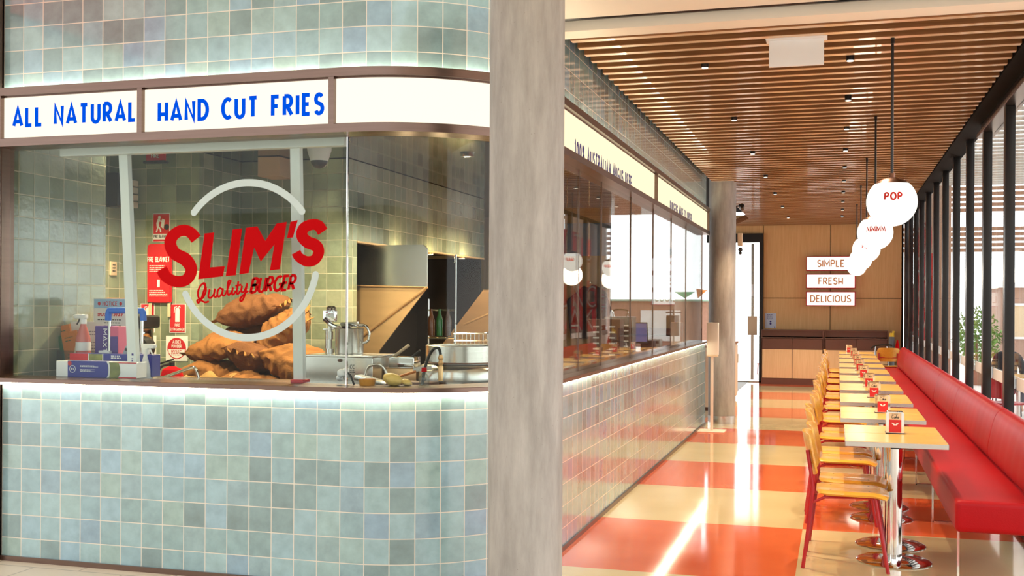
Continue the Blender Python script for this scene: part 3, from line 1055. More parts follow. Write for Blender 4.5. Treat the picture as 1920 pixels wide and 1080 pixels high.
# --- chairs
def shell_panel(bm, f, nu=10, nv=12, th=0.012):
    """thin moulded panel; f(u, v) for u, v in -1..1 gives a point"""
    def P(u, v):
        return Vector(f(u, v))
    top, bot = [], []
    for i in range(nu + 1):
        u = -1 + 2 * i / nu
        ra, rb = [], []
        for j in range(nv + 1):
            v = -1 + 2 * j / nv
            p = P(u, v)
            e = 0.01
            n = (P(u + e, v) - P(u - e, v)).cross(P(u, v + e) - P(u, v - e)).normalized()
            ra.append(bm.verts.new(p + n * th / 2))
            rb.append(bm.verts.new(p - n * th / 2))
        top.append(ra)
        bot.append(rb)
    for i in range(nu):
        for j in range(nv):
            bm.faces.new((top[i][j], top[i + 1][j], top[i + 1][j + 1], top[i][j + 1]))
            bm.faces.new((bot[i][j], bot[i][j + 1], bot[i + 1][j + 1], bot[i + 1][j]))
    edge = [(i, 0) for i in range(nu + 1)] + [(nu, j) for j in range(1, nv + 1)] + [(i, nv) for i in range(nu - 1, -1, -1)] + [(0, j) for j in range(nv - 1, 0, -1)]
    for a, b in zip(edge, edge[1:] + edge[:1]):
        bm.faces.new((top[a[0]][a[1]], bot[a[0]][a[1]], bot[b[0]][b[1]], top[b[0]][b[1]]))

def make_chair(label):
    t = thing('dining_chair', label, 'chair', group='chairs along the oak tables')
    def seat(u, v):
        # u across (local y), v along (local x, front = +1); rounded plan, rolled front edge
        k = (1 - abs(v) ** 6 * 0.16)
        y = u * 0.198 * k
        x = 0.005 + v * 0.207 * (1 - abs(u) ** 6 * 0.10)
        z = 0.452 - 0.024 * max(0, (v - 0.55) / 0.45) ** 2 + 0.012 * u * u - 0.02 * abs(u) ** 6 + 0.006 * max(0, -v - 0.6)
        return (x, y, z)
    bm = B(); shell_panel(bm, seat, 14, 16)
    for x in (-0.12, 0.10):
        for y in (-0.10, 0.10):
            cyl(bm, (x, y, 0.4585), 0.0055, 0.003, 8, mat=1)
    obj('seat', bm, [M['chairwood'], M['black']], t, angle=50)
    def back(u, v):
        z = 0.675 + v * 0.125 * (1 - abs(u) ** 5 * 0.12)
        y = u * 0.195 * (1 - abs(v) ** 6 * 0.14)
        x = -0.232 - (z - 0.55) * 0.20 + 0.040 * u * u
        return (x, y, z)
    bm = B(); shell_panel(bm, lambda u, v: back(-u, v), 14, 10)
    for z in (0.63, 0.71):
        for y in (-0.11, 0.11):
            cyl(bm, (0, 0, 0), 0.0055, 0.003, 8, M4=Matrix.Translation(Vector(back(y / 0.195, (z - 0.675) / 0.125)) + Vector((0.005, 0, 0))) @ Matrix.Rotation(R(90), 4, 'Y'), mat=1)
    obj('backrest', bm, [M['chairwood'], M['black']], t, angle=50)
    for s in (-1, 1):
        bm = B(); tube(bm, curve([(-0.275, s * 0.172, 0.0), (-0.225, s * 0.17, 0.40), (-0.222, s * 0.168, 0.50), (-0.252, s * 0.165, 0.70)], 5), 0.0115, 10)
        obj('leg', bm, M['red'], t)
        bm = B(); tube(bm, [(0.205, s * 0.175, 0.0), (0.135, s * 0.165, 0.42), (0.128, s * 0.16, 0.436)], 0.0115, 10)
        obj('leg', bm, M['red'], t)
    bm = B()
    for s in (-1, 1):
        tube(bm, [(-0.224, s * 0.168, 0.39), (-0.15, s * 0.165, 0.425), (0.13, s * 0.16, 0.434)], 0.009, 8)
    tube(bm, [(-0.15, -0.165, 0.428), (-0.15, 0.165, 0.428)], 0.009, 8)
    tube(bm, [(0.12, -0.16, 0.432), (0.12, 0.16, 0.432)], 0.009, 8)
    tube(bm, [(-0.238, -0.168, 0.62), (-0.245, 0.0, 0.615), (-0.238, 0.168, 0.62)], 0.008, 8)
    obj('frame', bm, M['red'], t)
    return t

c0 = None
for k in range(10):
    for h in range(2):
        x = 0.085 if k == 0 else 0.062
        x += 0.012 * sin(k * 3.1 + h * 1.7)
        y = 6.935 + PITCH * k + 0.455 * h
        rz = R(2.5 * sin(k * 2.3 + h * 4.1))
        lab = 'oak chair with red metal legs at the %s half of the %s table pair' % (('near', 'far')[h], ORD[k])
        if c0 is None:
            c0 = make_chair(lab)
            c0.location, c0.rotation_euler = (x, y, 0), (0, 0, rz)
        else:
            dup(c0, (x, y, 0), rz, lab)

# --- napkin dispensers
def make_napkin(label):
    t = thing('napkin_dispenser', label, 'napkin holder', group='napkin dispensers on the oak tables')
    prof = [(-0.054, 0.0), (0.054, 0.0), (0.054, 0.120)] + arc(0.040, 0.122, 0.014, 0.012, 0, 90, 5) + arc(-0.040, 0.122, 0.014, 0.012, 90, 180, 5)
    bm = B(); prism(bm, prof, 0.105, Matrix(((1, 0, 0, 0), (0, 0, 1, -0.0525), (0, 1, 0, 0.004), (0, 0, 0, 1))))
    obj('body', bm, M['chrome'], t, angle=25)
    bm = B(); box(bm, -0.057, 0.057, -0.056, 0.056, 0, 0.006)
    obj('base', bm, M['black'], t, smooth=False)
    f = fxz(0, -0.0528, 0.004)
    bm = B(); quad(bm, f, -0.037, 0.037, 0.004, 0.085, 0.0006)
    lab_ = obj('red_label', bm, M['signred'], t, smooth=False)
    bm = B(); quad(bm, f, -0.037, 0.037, 0.085, 0.128, 0.0006)
    obj('beige_label', bm, M['cardbeige'], t, smooth=False)
    bm = B()
    text(bm, 'Coke', 0.020, lambda a, b, c: f(a + b * 0.15, b, c + 0.001), 0.17, 0.16, 1.0, center=True)
    bmesh.ops.translate(bm, verts=bm.verts, vec=(0, 0, 0.094))
    lines(bm, -0.02, 0.02, [0.119], 0.003, lambda a, b, c: f(a, b, 0.001), 3)
    obj('lettering', bm, M['black_ink'], t, smooth=False)
    bm = B()
    for s in (-1, 1):
        fc = [f(s * a, b, 0.0014) for a, b in ((0.0, 0.052), (0.006, 0.062), (0.022, 0.066), (0.016, 0.058), (0.012, 0.052), (0.004, 0.048))]
        bm.faces.new([bm.verts.new(p) for p in (fc if s > 0 else fc[::-1])])
    obj('emblem', bm, M['paper'], t, smooth=False)
    return t

n0 = None
NX = [0.352, 0.330, 0.312, 0.305, 0.285, 0.27, 0.265, 0.262, 0.25, 0.20]
for k in range(10):
    lab = 'chrome napkin dispenser with a red label on the %s pair of oak tables' % ORD[k]
    p = (NX[k], 7.405 + PITCH * k + (0.0, -0.01, 0.03, -0.05, 0.05, 0.03, 0.0, 0.04, -0.03, 0.0)[k], 0.7502)
    if n0 is None:
        n0 = make_napkin(lab)
        n0.location = p
    else:
        dup(n0, p, 0, lab)

# --- red upholstered bench
t = thing('bench', 'long red leather bench with a padded back along the window wall', 'bench', (0, 6.70, 0))
bm = B()
box(bm, 0.645, 1.16, 0.0, 14.3, 0.275, 0.458, 0.032, seg=4)
obj('seat', bm, M['leather'], t)
seams = [0.0, 1.78, 4.32, 6.40, 8.50, 10.38, 12.3, 14.3]
prof = []
for a in range(28):
    an = 2 * pi * a / 28
    cx, cz = cos(an), sin(an)
    sgn = lambda v: (1 if v >= 0 else -1)
    px_ = 0.062 * sgn(cx) * abs(cx) ** 0.75
    pz_ = 0.178 * sgn(cz) * abs(cz) ** 0.62
    prof.append((1.105 + px_ + pz_ * 0.20, 0.652 + pz_))
for a, b in zip(seams, seams[1:]):
    bm = B()
    ysn = [(a + 0.002, 0.90), (a + 0.010, 0.965), (a + 0.035, 1.0)]
    kk = max(4, int((b - a) / 0.09))
    for i in range(1, kk):
        ysn.append((a + 0.035 + (b - a - 0.07) * i / kk, 1.0))
    ysn += [(b - 0.035, 1.0), (b - 0.010, 0.965), (b - 0.002, 0.90)]
    rows = []
    for yy, s in ysn:
        w = 0.0025 * sin(yy * 47) * (1 if s == 1.0 else 0)
        rows.append([bm.verts.new((1.105 + (p[0] - 1.105) * s - w, yy, 0.652 + (p[1] - 0.652) * (0.55 + 0.45 * s))) for p in prof])
    for r0, r1 in zip(rows, rows[1:]):
        bridge(bm, r1, r0)
    bm.faces.new(rows[0]); bm.faces.new(rows[-1][::-1])
    bmesh.ops.recalc_face_normals(bm, faces=bm.faces)
    obj('back_cushion', bm, M['leather'], t, angle=60)
bm = B()
for b in seams[1:-1]:
    pr = [(1.105 + (p[0] - 1.105) * 0.93, 0.652 + (p[1] - 0.652) * 0.975) for p in prof]
    a_ = [bm.verts.new((x, b - 0.003, z)) for x, z in pr]
    b_ = [bm.verts.new((x, b + 0.003, z)) for x, z in pr]
    bridge(bm, a_, b_)
obj('back_seams', bm, M['seam'], t)
for i in range(9):
    yy = 0.03 + 1.75 * i
    bm = B()
    for xx in (0.665, 1.12):
        box(bm, xx - 0.006, xx + 0.006, yy, yy + 0.03, 0.0, 0.28)
    box(bm, 0.665, 1.12, yy, yy + 0.03, 0.0, 0.01)
    obj('leg_frame', bm, M['chrome'], t, smooth=False)
for i in range(8):
    bm = B(); tube(bm, [(1.15, 0.3 + 1.9 * i, 0.30), (1.13, 0.3 + 1.9 * i, 0.55)], 0.011, 8)
    obj('back_bracket', bm, M['chrome'], t)

# --- pendant globes
words = ['POP', 'MMMM', 'FIZZ', 'GULP', 'CHOMP']
def sph(r, z0):
    def f(a, b, c):
        lon, lat = a / r, b / r
        q = r + c
        return Vector((q * cos(lat) * sin(lon), -q * cos(lat) * cos(lon), z0 + q * sin(lat)))
    return f
for k, wd_ in enumerate(words):
    y = (7.10, 10.0, 12.80, 15.60, 18.40)[k]
    x = (0.314, 0.308, 0.303, 0.296, 0.29)[k]
    t = thing('pendant_light', 'glowing white globe pendant on a black rod with the word %s, %s in the row' % (wd_, ('nearest', 'second', 'third', 'fourth', 'last')[k]), 'lamp', (x, y, 0), group='globe pendants above the tables')
    z0, r = 2.19, 0.149
    bm = B()
    prof_ = [(r * sin(a * pi / 30), -r * cos(a * pi / 30)) for a in range(0, 24)]
    lathe(bm, prof_ + [(0, prof_[-1][1])], 40, (0, 0, z0))
    obj('globe', bm, M['globe'], t)
    bm = B()
    pc = [((r + 0.001) * sin(a * pi / 60), (r + 0.001) * cos(a * pi / 60)) for a in range(14, -1, -1)]
    pc = [(r * sin(R(42)) + 0.003, r * cos(R(42)) - 0.001)] + pc
    lathe(bm, pc, 40, (0, 0, z0)); cyl(bm, (0, 0, z0 + r - 0.004), 0.018, 0.03, 20)
    obj('cap', bm, M['capbrown'], t)
    bm = B(); cyl(bm, (0, 0, z0 + r + 0.02), 0.0085, 3.195 - (z0 + r + 0.02), 12)
    obj('rod', bm, M['black'], t)
    bm = B(); cyl(bm, (0, 0, 3.155), 0.012, 0.04, 16)
    obj('ceiling_fixing', bm, M['black'], t)
    bm = B()
    f = sph(r, z0)
    text(bm, wd_, 0.041 if k == 0 else 0.040, lambda a, b, c, f=f: f(a + 0.002, b + 0.002, c + 0.0012), 0.27, 0.34, 1.0, center=True)
    obj('lettering', bm, M['red_ink'], t, smooth=False)
    L = bpy.data.lights.new('globe_glow', 'POINT')
    L.energy, L.color, L.shadow_soft_size = 7.0, (1, 0.88, 0.70), 0.15
    lo = bpy.data.objects.new('bulb', L); COL.objects.link(lo); lo.parent = t; lo.location = (0, 0, z0 - 0.2)

# --- ceiling downlights
def make_down(label):
    t = thing('downlight', label, 'lamp', group='black ceiling downlights')
    bm = B(); cyl(bm, (0, 0, 3.168), 0.026, 0.06, 24)
    obj('can', bm, M['black'], t)
    bm = B(); cyl(bm, (0, 0, 3.164), 0.021, 0.004, 24)
    obj('lamp', bm, M['lampdisc'], t)
    return t
dl0 = None
rows_ = [(0.072, 7.58 + 1.46 * i, 'above the tables') for i in range(10)] + [(-0.872, 7.55 + 2.2 * i, 'above the walkway') for i in range(7)]
cnt = {}
for x, y, w in rows_:
    cnt[w] = cnt.get(w, 0) + 1
    q = ['first', 'second', 'third', 'fourth', 'fifth', 'sixth', 'seventh', 'eighth', 'ninth', 'tenth'][cnt[w] - 1]
    lab = 'small black downlight between the timber slats %s, %s from the entrance' % (w, q)
    if dl0 is None:
        dl0 = make_down(lab); dl0.location = (x, y, 0)
    else:
        dup(dl0, (x, y, 0), 0, lab)
    L = bpy.data.lights.new('downlight_beam', 'SPOT')
    L.energy, L.color, L.shadow_soft_size = (150 if x > 0 else 185), ((1, 0.83, 0.60) if x > 0 else (1, 0.70, 0.42)), 0.02
    L.spot_size, L.spot_blend = R(88), 0.5
    lo = bpy.data.objects.new('downlight_beam', L); COL.objects.link(lo); lo.location = (x, y, 3.15)

# --- blank exit sign
t = thing('exit_sign', 'blank white hanging sign box under the slats near the cream soffit', 'sign', (-0.25, 6.98, 0))
bm = B(); box(bm, -0.182, 0.182, -0.06, 0.06, 3.185, 3.278, 0.004)
obj('housing', bm, M['white'], t, smooth=False)
bm = B(); box(bm, -0.163, 0.163, -0.012, 0.012, 3.025, 3.20, 0.002)
obj('panel', bm, M['white'], t, smooth=False)

# --- back wall signs, cabinets and notice
for i, (wd_, z0, z1) in enumerate((('SIMPLE', 2.268, 2.560), ('FRESH', 1.916, 2.206), ('DELICIOUS', 1.564, 1.852))):
    t = thing('wall_sign', 'red edged backlit white sign reading %s on the oak back wall' % wd_, 'sign', (-0.135, 23.1, 0), group='three signs on the back wall')
    bm = B(); box(bm, -0.475, 0.475, -0.16, -0.006, z0, z1, 0.003)
    obj('case', bm, M['signred'], t, smooth=False)
    bm = B(); box(bm, -0.458, 0.458, -0.166, -0.158, z0 + 0.015, z1 - 0.015)
    obj('face', bm, M['backsign'], t, smooth=False)
    bm = B(); text(bm, wd_, 0.125, fxz(0, -0.1665, (z0 + z1) / 2 - 0.062), 0.18, 0.28, 1.05, center=True, t=0.004)
    obj('lettering', bm, M['orange_ink'], t, smooth=False)
for i, (x0, x1, lab) in enumerate(((-1.455, -0.26, 'beside the door'), (-0.245, 0.945, 'behind the row of tables'))):
    t = thing('bin_cabinet', 'oak and brown waste station cabinet against the back wall, ' + lab, 'cabinet', (x0, 22.5, 0), group='waste station cabinets')
    w = x1 - x0
    bm = B()
    box(bm, 0, w, 0.03, 0.58, 0.03, 0.90); box(bm, 0, 0.02, 0.01, 0.58, 0.03, 1.07); box(bm, w - 0.02, w, 0.01, 0.58, 0.03, 1.07)
    box(bm, 0, w, 0.55, 0.58, 0.9, 1.07)
    obj('body', bm, M['cabbrown'], t, smooth=False)
    bm = B(); box(bm, 0.0, w, 0.0, 0.56, 0.918, 0.938, 0.003)
    obj('shelf', bm, M['bronze'], t, smooth=False)
    bm = B(); box(bm, 0.02, w - 0.02, 0.06, 0.10, 0.955, 1.065); box(bm, 0.0, w, 0.02, 0.58, 1.065, 1.085, 0.004)
    obj('top_tray', bm, M['cabbrown'], t, smooth=False)
    for j in range(2):
        a = 0.006 + j * w / 2
        b = a + w / 2 - 0.012
        bm = B(); box(bm, a, b, 0.01, 0.03, 0.705, 0.912, 0.002)
        obj('flap', bm, M['cabbrown'], t, smooth=False)
        bm = B(); box(bm, a, b, 0.01, 0.03, 0.128, 0.698, 0.002)
        obj('door', bm, M['cabwood'], t, smooth=False)
    bm = B(); box(bm, 0.0, w, 0.012, 0.05, 0.0, 0.122)
    obj('plinth', bm, M['cabbrown'], t, smooth=False)
t = thing('wall_notice', 'small pale printed notice pinned to the oak wall beside the door', 'notice', (-1.31, 23.1, 1.11))
bm = B(); box(bm, -0.112, 0.112, -0.006, -0.001, 0, 0.30)
obj('sheet', bm, plain('pale_blue_paper', (0.60, 0.66, 0.78), 0.6), t, smooth=False)
bm = B(); lines(bm, -0.075, 0.075, [0.27, 0.235, 0.215, 0.195, 0.175], 0.009, fxz(0, -0.0065, 0), 5); disc(bm, fxz(0, -0.0065, 0), 0, 0.13, 0.018); disc(bm, fxz(0, -0.0065, 0), 0.0, 0.085, 0.02); disc(bm, fxz(0, -0.0065, 0), 0.08, 0.02, 0.012)
obj('print', bm, M['navy_ink'], t, smooth=False)

# odd items at the far end of the bench
ch = dup(c0, (0.90, 21.62, 0), R(90), 'oak chair turned towards the camera at the far end of the red bench')
ch['group'] = 'chairs along the oak tables'
t = thing('cleaning_caddy', 'grey caddy with yellow topped bottle at the right end of the waste station', 'caddy', (1.0, 22.35, 0))
bm = B(); lathe(bm, [(0, 0), (0.05, 0), (0.055, 0.9), (0.05, 0.98), (0, 0.98)], 20)
obj('tube_body', bm, plain('grey_plastic', (0.12, 0.13, 0.14), 0.5), t)
bm = B(); cyl(bm, (0, 0, 0.98), 0.05, 0.075, 16, 0.04); cyl(bm, (0.03, 0, 1.05), 0.02, 0.04, 10)
obj('cap', bm, M['yellow'], t)
bm = B(); lathe(bm, [(0, 0.70), (0.035, 0.70), (0.04, 0.78), (0.02, 0.88), (0.012, 0.92), (0, 0.92)], 16, (0.10, -0.06, 0))
obj('red_bottle', bm, M['vinyl_red'], t)
bm = B(); tube(bm, [(0.0, 0, 0.66), (0.10, -0.06, 0.70)], 0.02, 8)
obj('clip', bm, M['black'], t)
t = thing('high_chair', 'folded black high chair frame behind the far oak chair', 'chair', (0.80, 22.1, 0))
bm = B(); tube(bm, curve([(-0.18, 0, 0.76), (-0.10, 0, 0.81), (0.1, 0, 0.83), (0.20, 0, 0.82)], 5), 0.016, 8)
obj('handle', bm, M['black'], t)
for s in (-1, 1):
    bm = B(); tube(bm, [(s * 0.17, 0.0, 0.0), (s * 0.10, 0, 0.80)], 0.012, 8); tube(bm, [(s * 0.17, 0.22, 0.0), (s * 0.10, 0.02, 0.70)], 0.012, 8)
    obj('leg', bm, M['chrome'], t)
bm = B(); box(bm, -0.13, 0.13, -0.02, 0.12, 0.42, 0.45, 0.01)
obj('seat', bm, M['black'], t)

# --- hand sanitiser stand
t = thing('sanitiser_stand', 'pale hand sanitiser stand with square foot in front of the far column', 'stand', (-1.485, 13.78, 0))
bm = B(); box(bm, -0.165, 0.165, -0.15, 0.17, 0, 0.012, 0.003)
obj('foot', bm, M['offwhite'], t, smooth=False)
bm = B(); box(bm, -0.017, 0.017, -0.017, 0.017, 0.01, 0.98, 0.003)
obj('post', bm, M['offwhite'], t, smooth=False)
bm = B(); box(bm, -0.062, 0.078, -0.06, 0.06, 0.945, 1.345, 0.008)
obj('dispenser', bm, M['offwhite'], t)
bm = B(); box(bm, -0.058, 0.074, -0.064, 0.05, 0.925, 0.945, 0.004)
obj('drip_tray', bm, M['cardbeige'], t)

# --- pale cabinet beyond the far column
t = thing('sideboard', 'pale panelled service cabinet seen just right of the far column', 'cabinet', (-1.95, 17.0, 0))
bm = B(); box(bm, -0.35, 0.33, -0.5, 1.9, 0.05, 0.93, 0.004)
obj('body', bm, M['offwhite'], t, smooth=False)
bm = B(); box(bm, -0.37, 0.35, -0.52, 1.92, 0.93, 0.96, 0.004)
obj('top', bm, M['terracotta'], t, smooth=False)
for j in range(3):
    bm = B(); box(bm, 0.331, 0.345, -0.48 + j * 0.79, 0.28 + j * 0.79, 0.09, 0.90, 0.003)
    d = obj('door', bm, M['offwhite'], t, smooth=False)
    bm = B(); box(bm, 0.345, 0.36, 0.22 + j * 0.79, 0.24 + j * 0.79, 0.6, 0.75)
    obj('handle', bm, M['steel'], d, smooth=False)
bm = B(); box(bm, -0.33, 0.31, -0.48, 1.88, 0.0, 0.05)
obj('plinth', bm, M['cabbrown'], t, smooth=False)

t = thing('security_camera', 'small black camera on the far side of the far column near its top', 'camera', (-1.27, 14.95, 2.86))
bm = B(); box(bm, 0, 0.05, -0.03, 0.03, 0.0, 0.05, 0.008); tube(bm, [(-0.03, 0, 0.025), (0.02, 0, 0.025)], 0.01, 8)
obj('bracket', bm, M['black'], t)
bm = B(); cyl(bm, (0, 0, 0), 0.03, 0.09, 16, M4=Matrix.Translation((0.05, -0.02, -0.01)) @ Matrix.Rotation(R(70), 4, 'X'))
obj('lens_tube', bm, M['black'], t)
t = thing('wall_sounder', 'pale alarm sounder with a dark horn on the right side of the far column', 'alarm', (-1.275, 14.9, 2.30))
bm = B(); box(bm, 0, 0.06, -0.05, 0.05, 0.05, 0.22, 0.01)
obj('case', bm, M['cardbeige'], t)
bm = B(); sphere(bm, (0.035, -0.02, 0.0), 0.03, 14, 10); sphere(bm, (0.035, -0.02, -0.045), 0.022, 14, 10)
obj('horn', bm, M['black'], t)

# ================================================================ GLASS LOGO
def LG(px, py):
    """artwork coordinates of the logo to metres on the front glass"""
    x, y = 260 + px / 3.176, 310 + py / 3.176
    d = x - 457
    return (-3.198 + 0.003364 * d - 5e-7 * d * d, 1.796 - (y - 487) * 0.002997 - 2.2e-5 * d)
YG = YF + 0.039
lf = lambda a, b, c: Vector((a, YG - c, b))
t = thing('glass_decal', 'round burger shop logo with red lettering stuck on the front glass', 'logo', (0, 0, 0))
bm = B()
rc, rw = 0.437, 0.0405
for a0, a1 in ((38, 141), (206, 349)):
    pts = arc(-3.197, 1.795, rc, rc, a0, a1, 40)
    ribbon(bm, pts, rw, lf, 0.0008)
    for q in (pts[0], pts[-1]):
        disc(bm, lf, q[0], q[1], rw / 2, 0.0014, 16)
obj('ring', bm, M['vinyl_pale'], t, smooth=False)
bm = B()
def poly(pts):
    vs = [bm.verts.new(lf(*LG(*p), 0.0016)) for p in pts]
    f = bm.faces.new(vs)
    bmesh.ops.triangulate(bm, faces=[f])
poly([(375, 402), (433, 396), (409, 607), (497, 599), (487, 660), (338, 679)])
poly([(543, 379), (600, 373), (563, 653), (503, 660)])
poly([(622, 370), (690, 361), (738, 448), (806, 346), (866, 337), (826, 617), (766, 625), (793, 470), (712, 572), (672, 488), (640, 640), (584, 648)])
poly([(888, 337), (932, 327), (903, 430), (867, 434)])
def stroke(pts, ws):
    P = curve([(p[0], p[1], 0) for p in pts], 7)
    m = len(P) - 1
    L, Rr = [], []
    for i, p in enumerate(P):
        q = i / m * (len(ws) - 1)
        k = min(int(q), len(ws) - 2)
        w = ws[k] + (ws[k + 1] - ws[k]) * (q - k)
        tv = (P[min(i + 1, m)] - P[max(i - 1, 0)]).normalized()
        nv = Vector((-tv.y, tv.x, 0))
        L.append(p + nv * w / 2)
        Rr.append(p - nv * w / 2)
    a = [bm.verts.new(lf(*LG(p.x, p.y), 0.0016)) for p in L]
    b = [bm.verts.new(lf(*LG(p.x, p.y), 0.0016)) for p in Rr]
    for i in range(m):
        bm.faces.new((a[i], a[i + 1], b[i + 1], b[i]))
stroke([(326, 436), (292, 396), (244, 381), (190, 410), (170, 462), (198, 522), (262, 560), (297, 618), (272, 678), (212, 694), (150, 668), (118, 618)],
       [70, 68, 68, 70, 72, 76, 80, 72, 68, 70, 68, 70])
stroke([(1082, 398), (1056, 362), (1016, 354), (968, 376), (957, 420), (990, 456), (1040, 478), (1058, 515), (1034, 560), (986, 570), (940, 545), (922, 516)],
       [66, 66, 64, 66, 68, 72, 72, 66, 62, 62, 58, 58])
obj('wordmark', bm, M['vinyl_red'], t, smooth=False)
bm = B()
def skew(ox, oy, ux, uy, vx, vy):
    return lambda a, b, c: lf(*LG(ox + a * ux + b * vx, oy + a * uy + b * vy), 0.0016 + c)
text(bm, 'BURGER', 84, lambda a, b, c: lf(*LG(652 + a + b * 0.19, 757 - a * 0.085 - b), 0.0016), 0.20, 0.2, 1.0, width=258)
Qp = [(372, 706), (385, 728), (382, 762), (362, 796), (342, 790), (338, 756), (350, 722), (372, 702), (382, 716), (370, 760), (356, 800), (340, 822), (334, 806), (352, 804), (380, 818), (404, 812)]
scr = [Qp,
       [(408, 738), (400, 780), (412, 792), (432, 770), (440, 734), (434, 776), (444, 786), (456, 770)],
       [(486, 742), (470, 732), (456, 750), (456, 778), (468, 782), (482, 760), (488, 732), (484, 770), (496, 776), (508, 756)],
       [(508, 756), (524, 712), (534, 688), (520, 690), (514, 740), (520, 772), (534, 762), (544, 744)],
       [(548, 726), (542, 762), (552, 768), (564, 748)],
       [(580, 690), (570, 756), (580, 764), (592, 746)], [(562, 718), (598, 710)],
       [(602, 716), (598, 748), (610, 754), (624, 730), (632, 706), (622, 760), (606, 802), (592, 806), (594, 790), (616, 766), (640, 746)],
       [(551, 702), (553, 699)]]
for i, st in enumerate(scr):
    ribbon(bm, [(p.x, p.y) for p in curve([(q[0], q[1], 0) for q in st], 5)], 11.5, lambda a, b, c: lf(*LG(a, b), 0.0018 + 0.0003 * i + c))
obj('tagline', bm, M['vinyl_red'], t, smooth=False)

# ================================================================ KITCHEN BEHIND THE GLASS
# posts and head rail of the sliding hatch
t = thing('hatch_track', 'pale grey head rail with two upright posts just behind the front glass', 'frame', (0, 0, 0))
bm = B(); box(bm, -4.55, -2.66, 5.66, 5.72, 2.44, 2.50, 0.004)
obj('head_rail', bm, M['postwhite'], t, smooth=False)
for xa, xb, lab in ((-4.13, -4.055, 0), (-2.985, -2.955, 1)):
    bm = B()
    w = 0.030
    a = [Vector((xa - w + 0.0, 5.70, 2.45)), Vector((xa + w, 5.70, 2.45))]
    b = [Vector((xb - w, 5.70, 1.11)), Vector((xb + w, 5.70, 1.11))]
    vs = [bm.verts.new(p) for p in (b[0], b[1], a[1], a[0])] + [bm.verts.new(p + Vector((0, 0.04, 0))) for p in (b[0], b[1], a[1], a[0])]
    for q in ((0, 1, 2, 3), (7, 6, 5, 4), (1, 5, 6, 2), (4, 0, 3, 7), (3, 2, 6, 7), (0, 4, 5, 1)):
        bm.faces.new([vs[i] for i in q])
    p = obj('post', bm, M['postwhite'], t, smooth=False)
    bm = B(); box(bm, xb - 0.035, xb + 0.045, 5.67, 5.76, 1.10, 1.118, 0.005)
    obj('foot', bm, M['rubber'] if not lab else M['signred'], p)
    if not lab:
        bm = B()
        f = fxz(xb - 0.006, 5.699, 1.13)
        quad(bm, f, 0.0, 0.014, 0.105, 0.118, 0, 0)
        lines(bm, 0.0, 0.014, [0.02, 0.032, 0.045, 0.058, 0.07, 0.083], 0.006, f, 4)
        obj('sticker', bm, M['navy_ink'], p, smooth=False)

# worktops
bm = B()
prism(bm, [(-4.86, 5.63), (-2.60, 5.63)] + [(path(S1 + SA * i / 10, -0.13)[0].x, path(S1 + SA * i / 10, -0.13)[0].y) for i in range(11)] + [(-1.80, 6.72), (-4.86, 6.72)][0:1] + [(-4.86, 6.72)], 0.03, Matrix.Translation((0, 0, 1.01)))
t = thing('worktop', 'stainless steel worktop inside the front glass', 'worktop')
obj('top', bm, M['steel'], t, smooth=False)
bm = B(); box(bm, -4.84, -2.6, 5.66, 6.55, 0.1, 1.01)
obj('cupboard', bm, M['steel'], t, smooth=False)
t = thing('prep_bench', 'long stainless steel bench inside the corridor glass', 'worktop')
bm = B(); box(bm, -2.62, -1.80, 6.9, 14.4, 0.98, 1.01, 0.004)
obj('top', bm, M['steel'], t, smooth=False)
bm = B(); box(bm, -2.56, -1.86, 6.95, 14.35, 0.08, 0.98)
obj('cupboard', bm, M['steel'], t, smooth=False)
t = thing('sack_bench', 'low steel bench in the tiled nook under the potato sacks', 'bench')
bm = B(); box(bm, -4.88, -3.55, 6.95, 8.38, 0.83, 0.86, 0.004)
obj('top', bm, M['steel'], t, smooth=False)
for x in (-4.84, -3.62):
    for y in (7.0, 8.3):
        bm = B(); box(bm, x, x + 0.04, y, y + 0.04, 0, 0.83)
        obj('leg', bm, M['steel'], t, smooth=False)

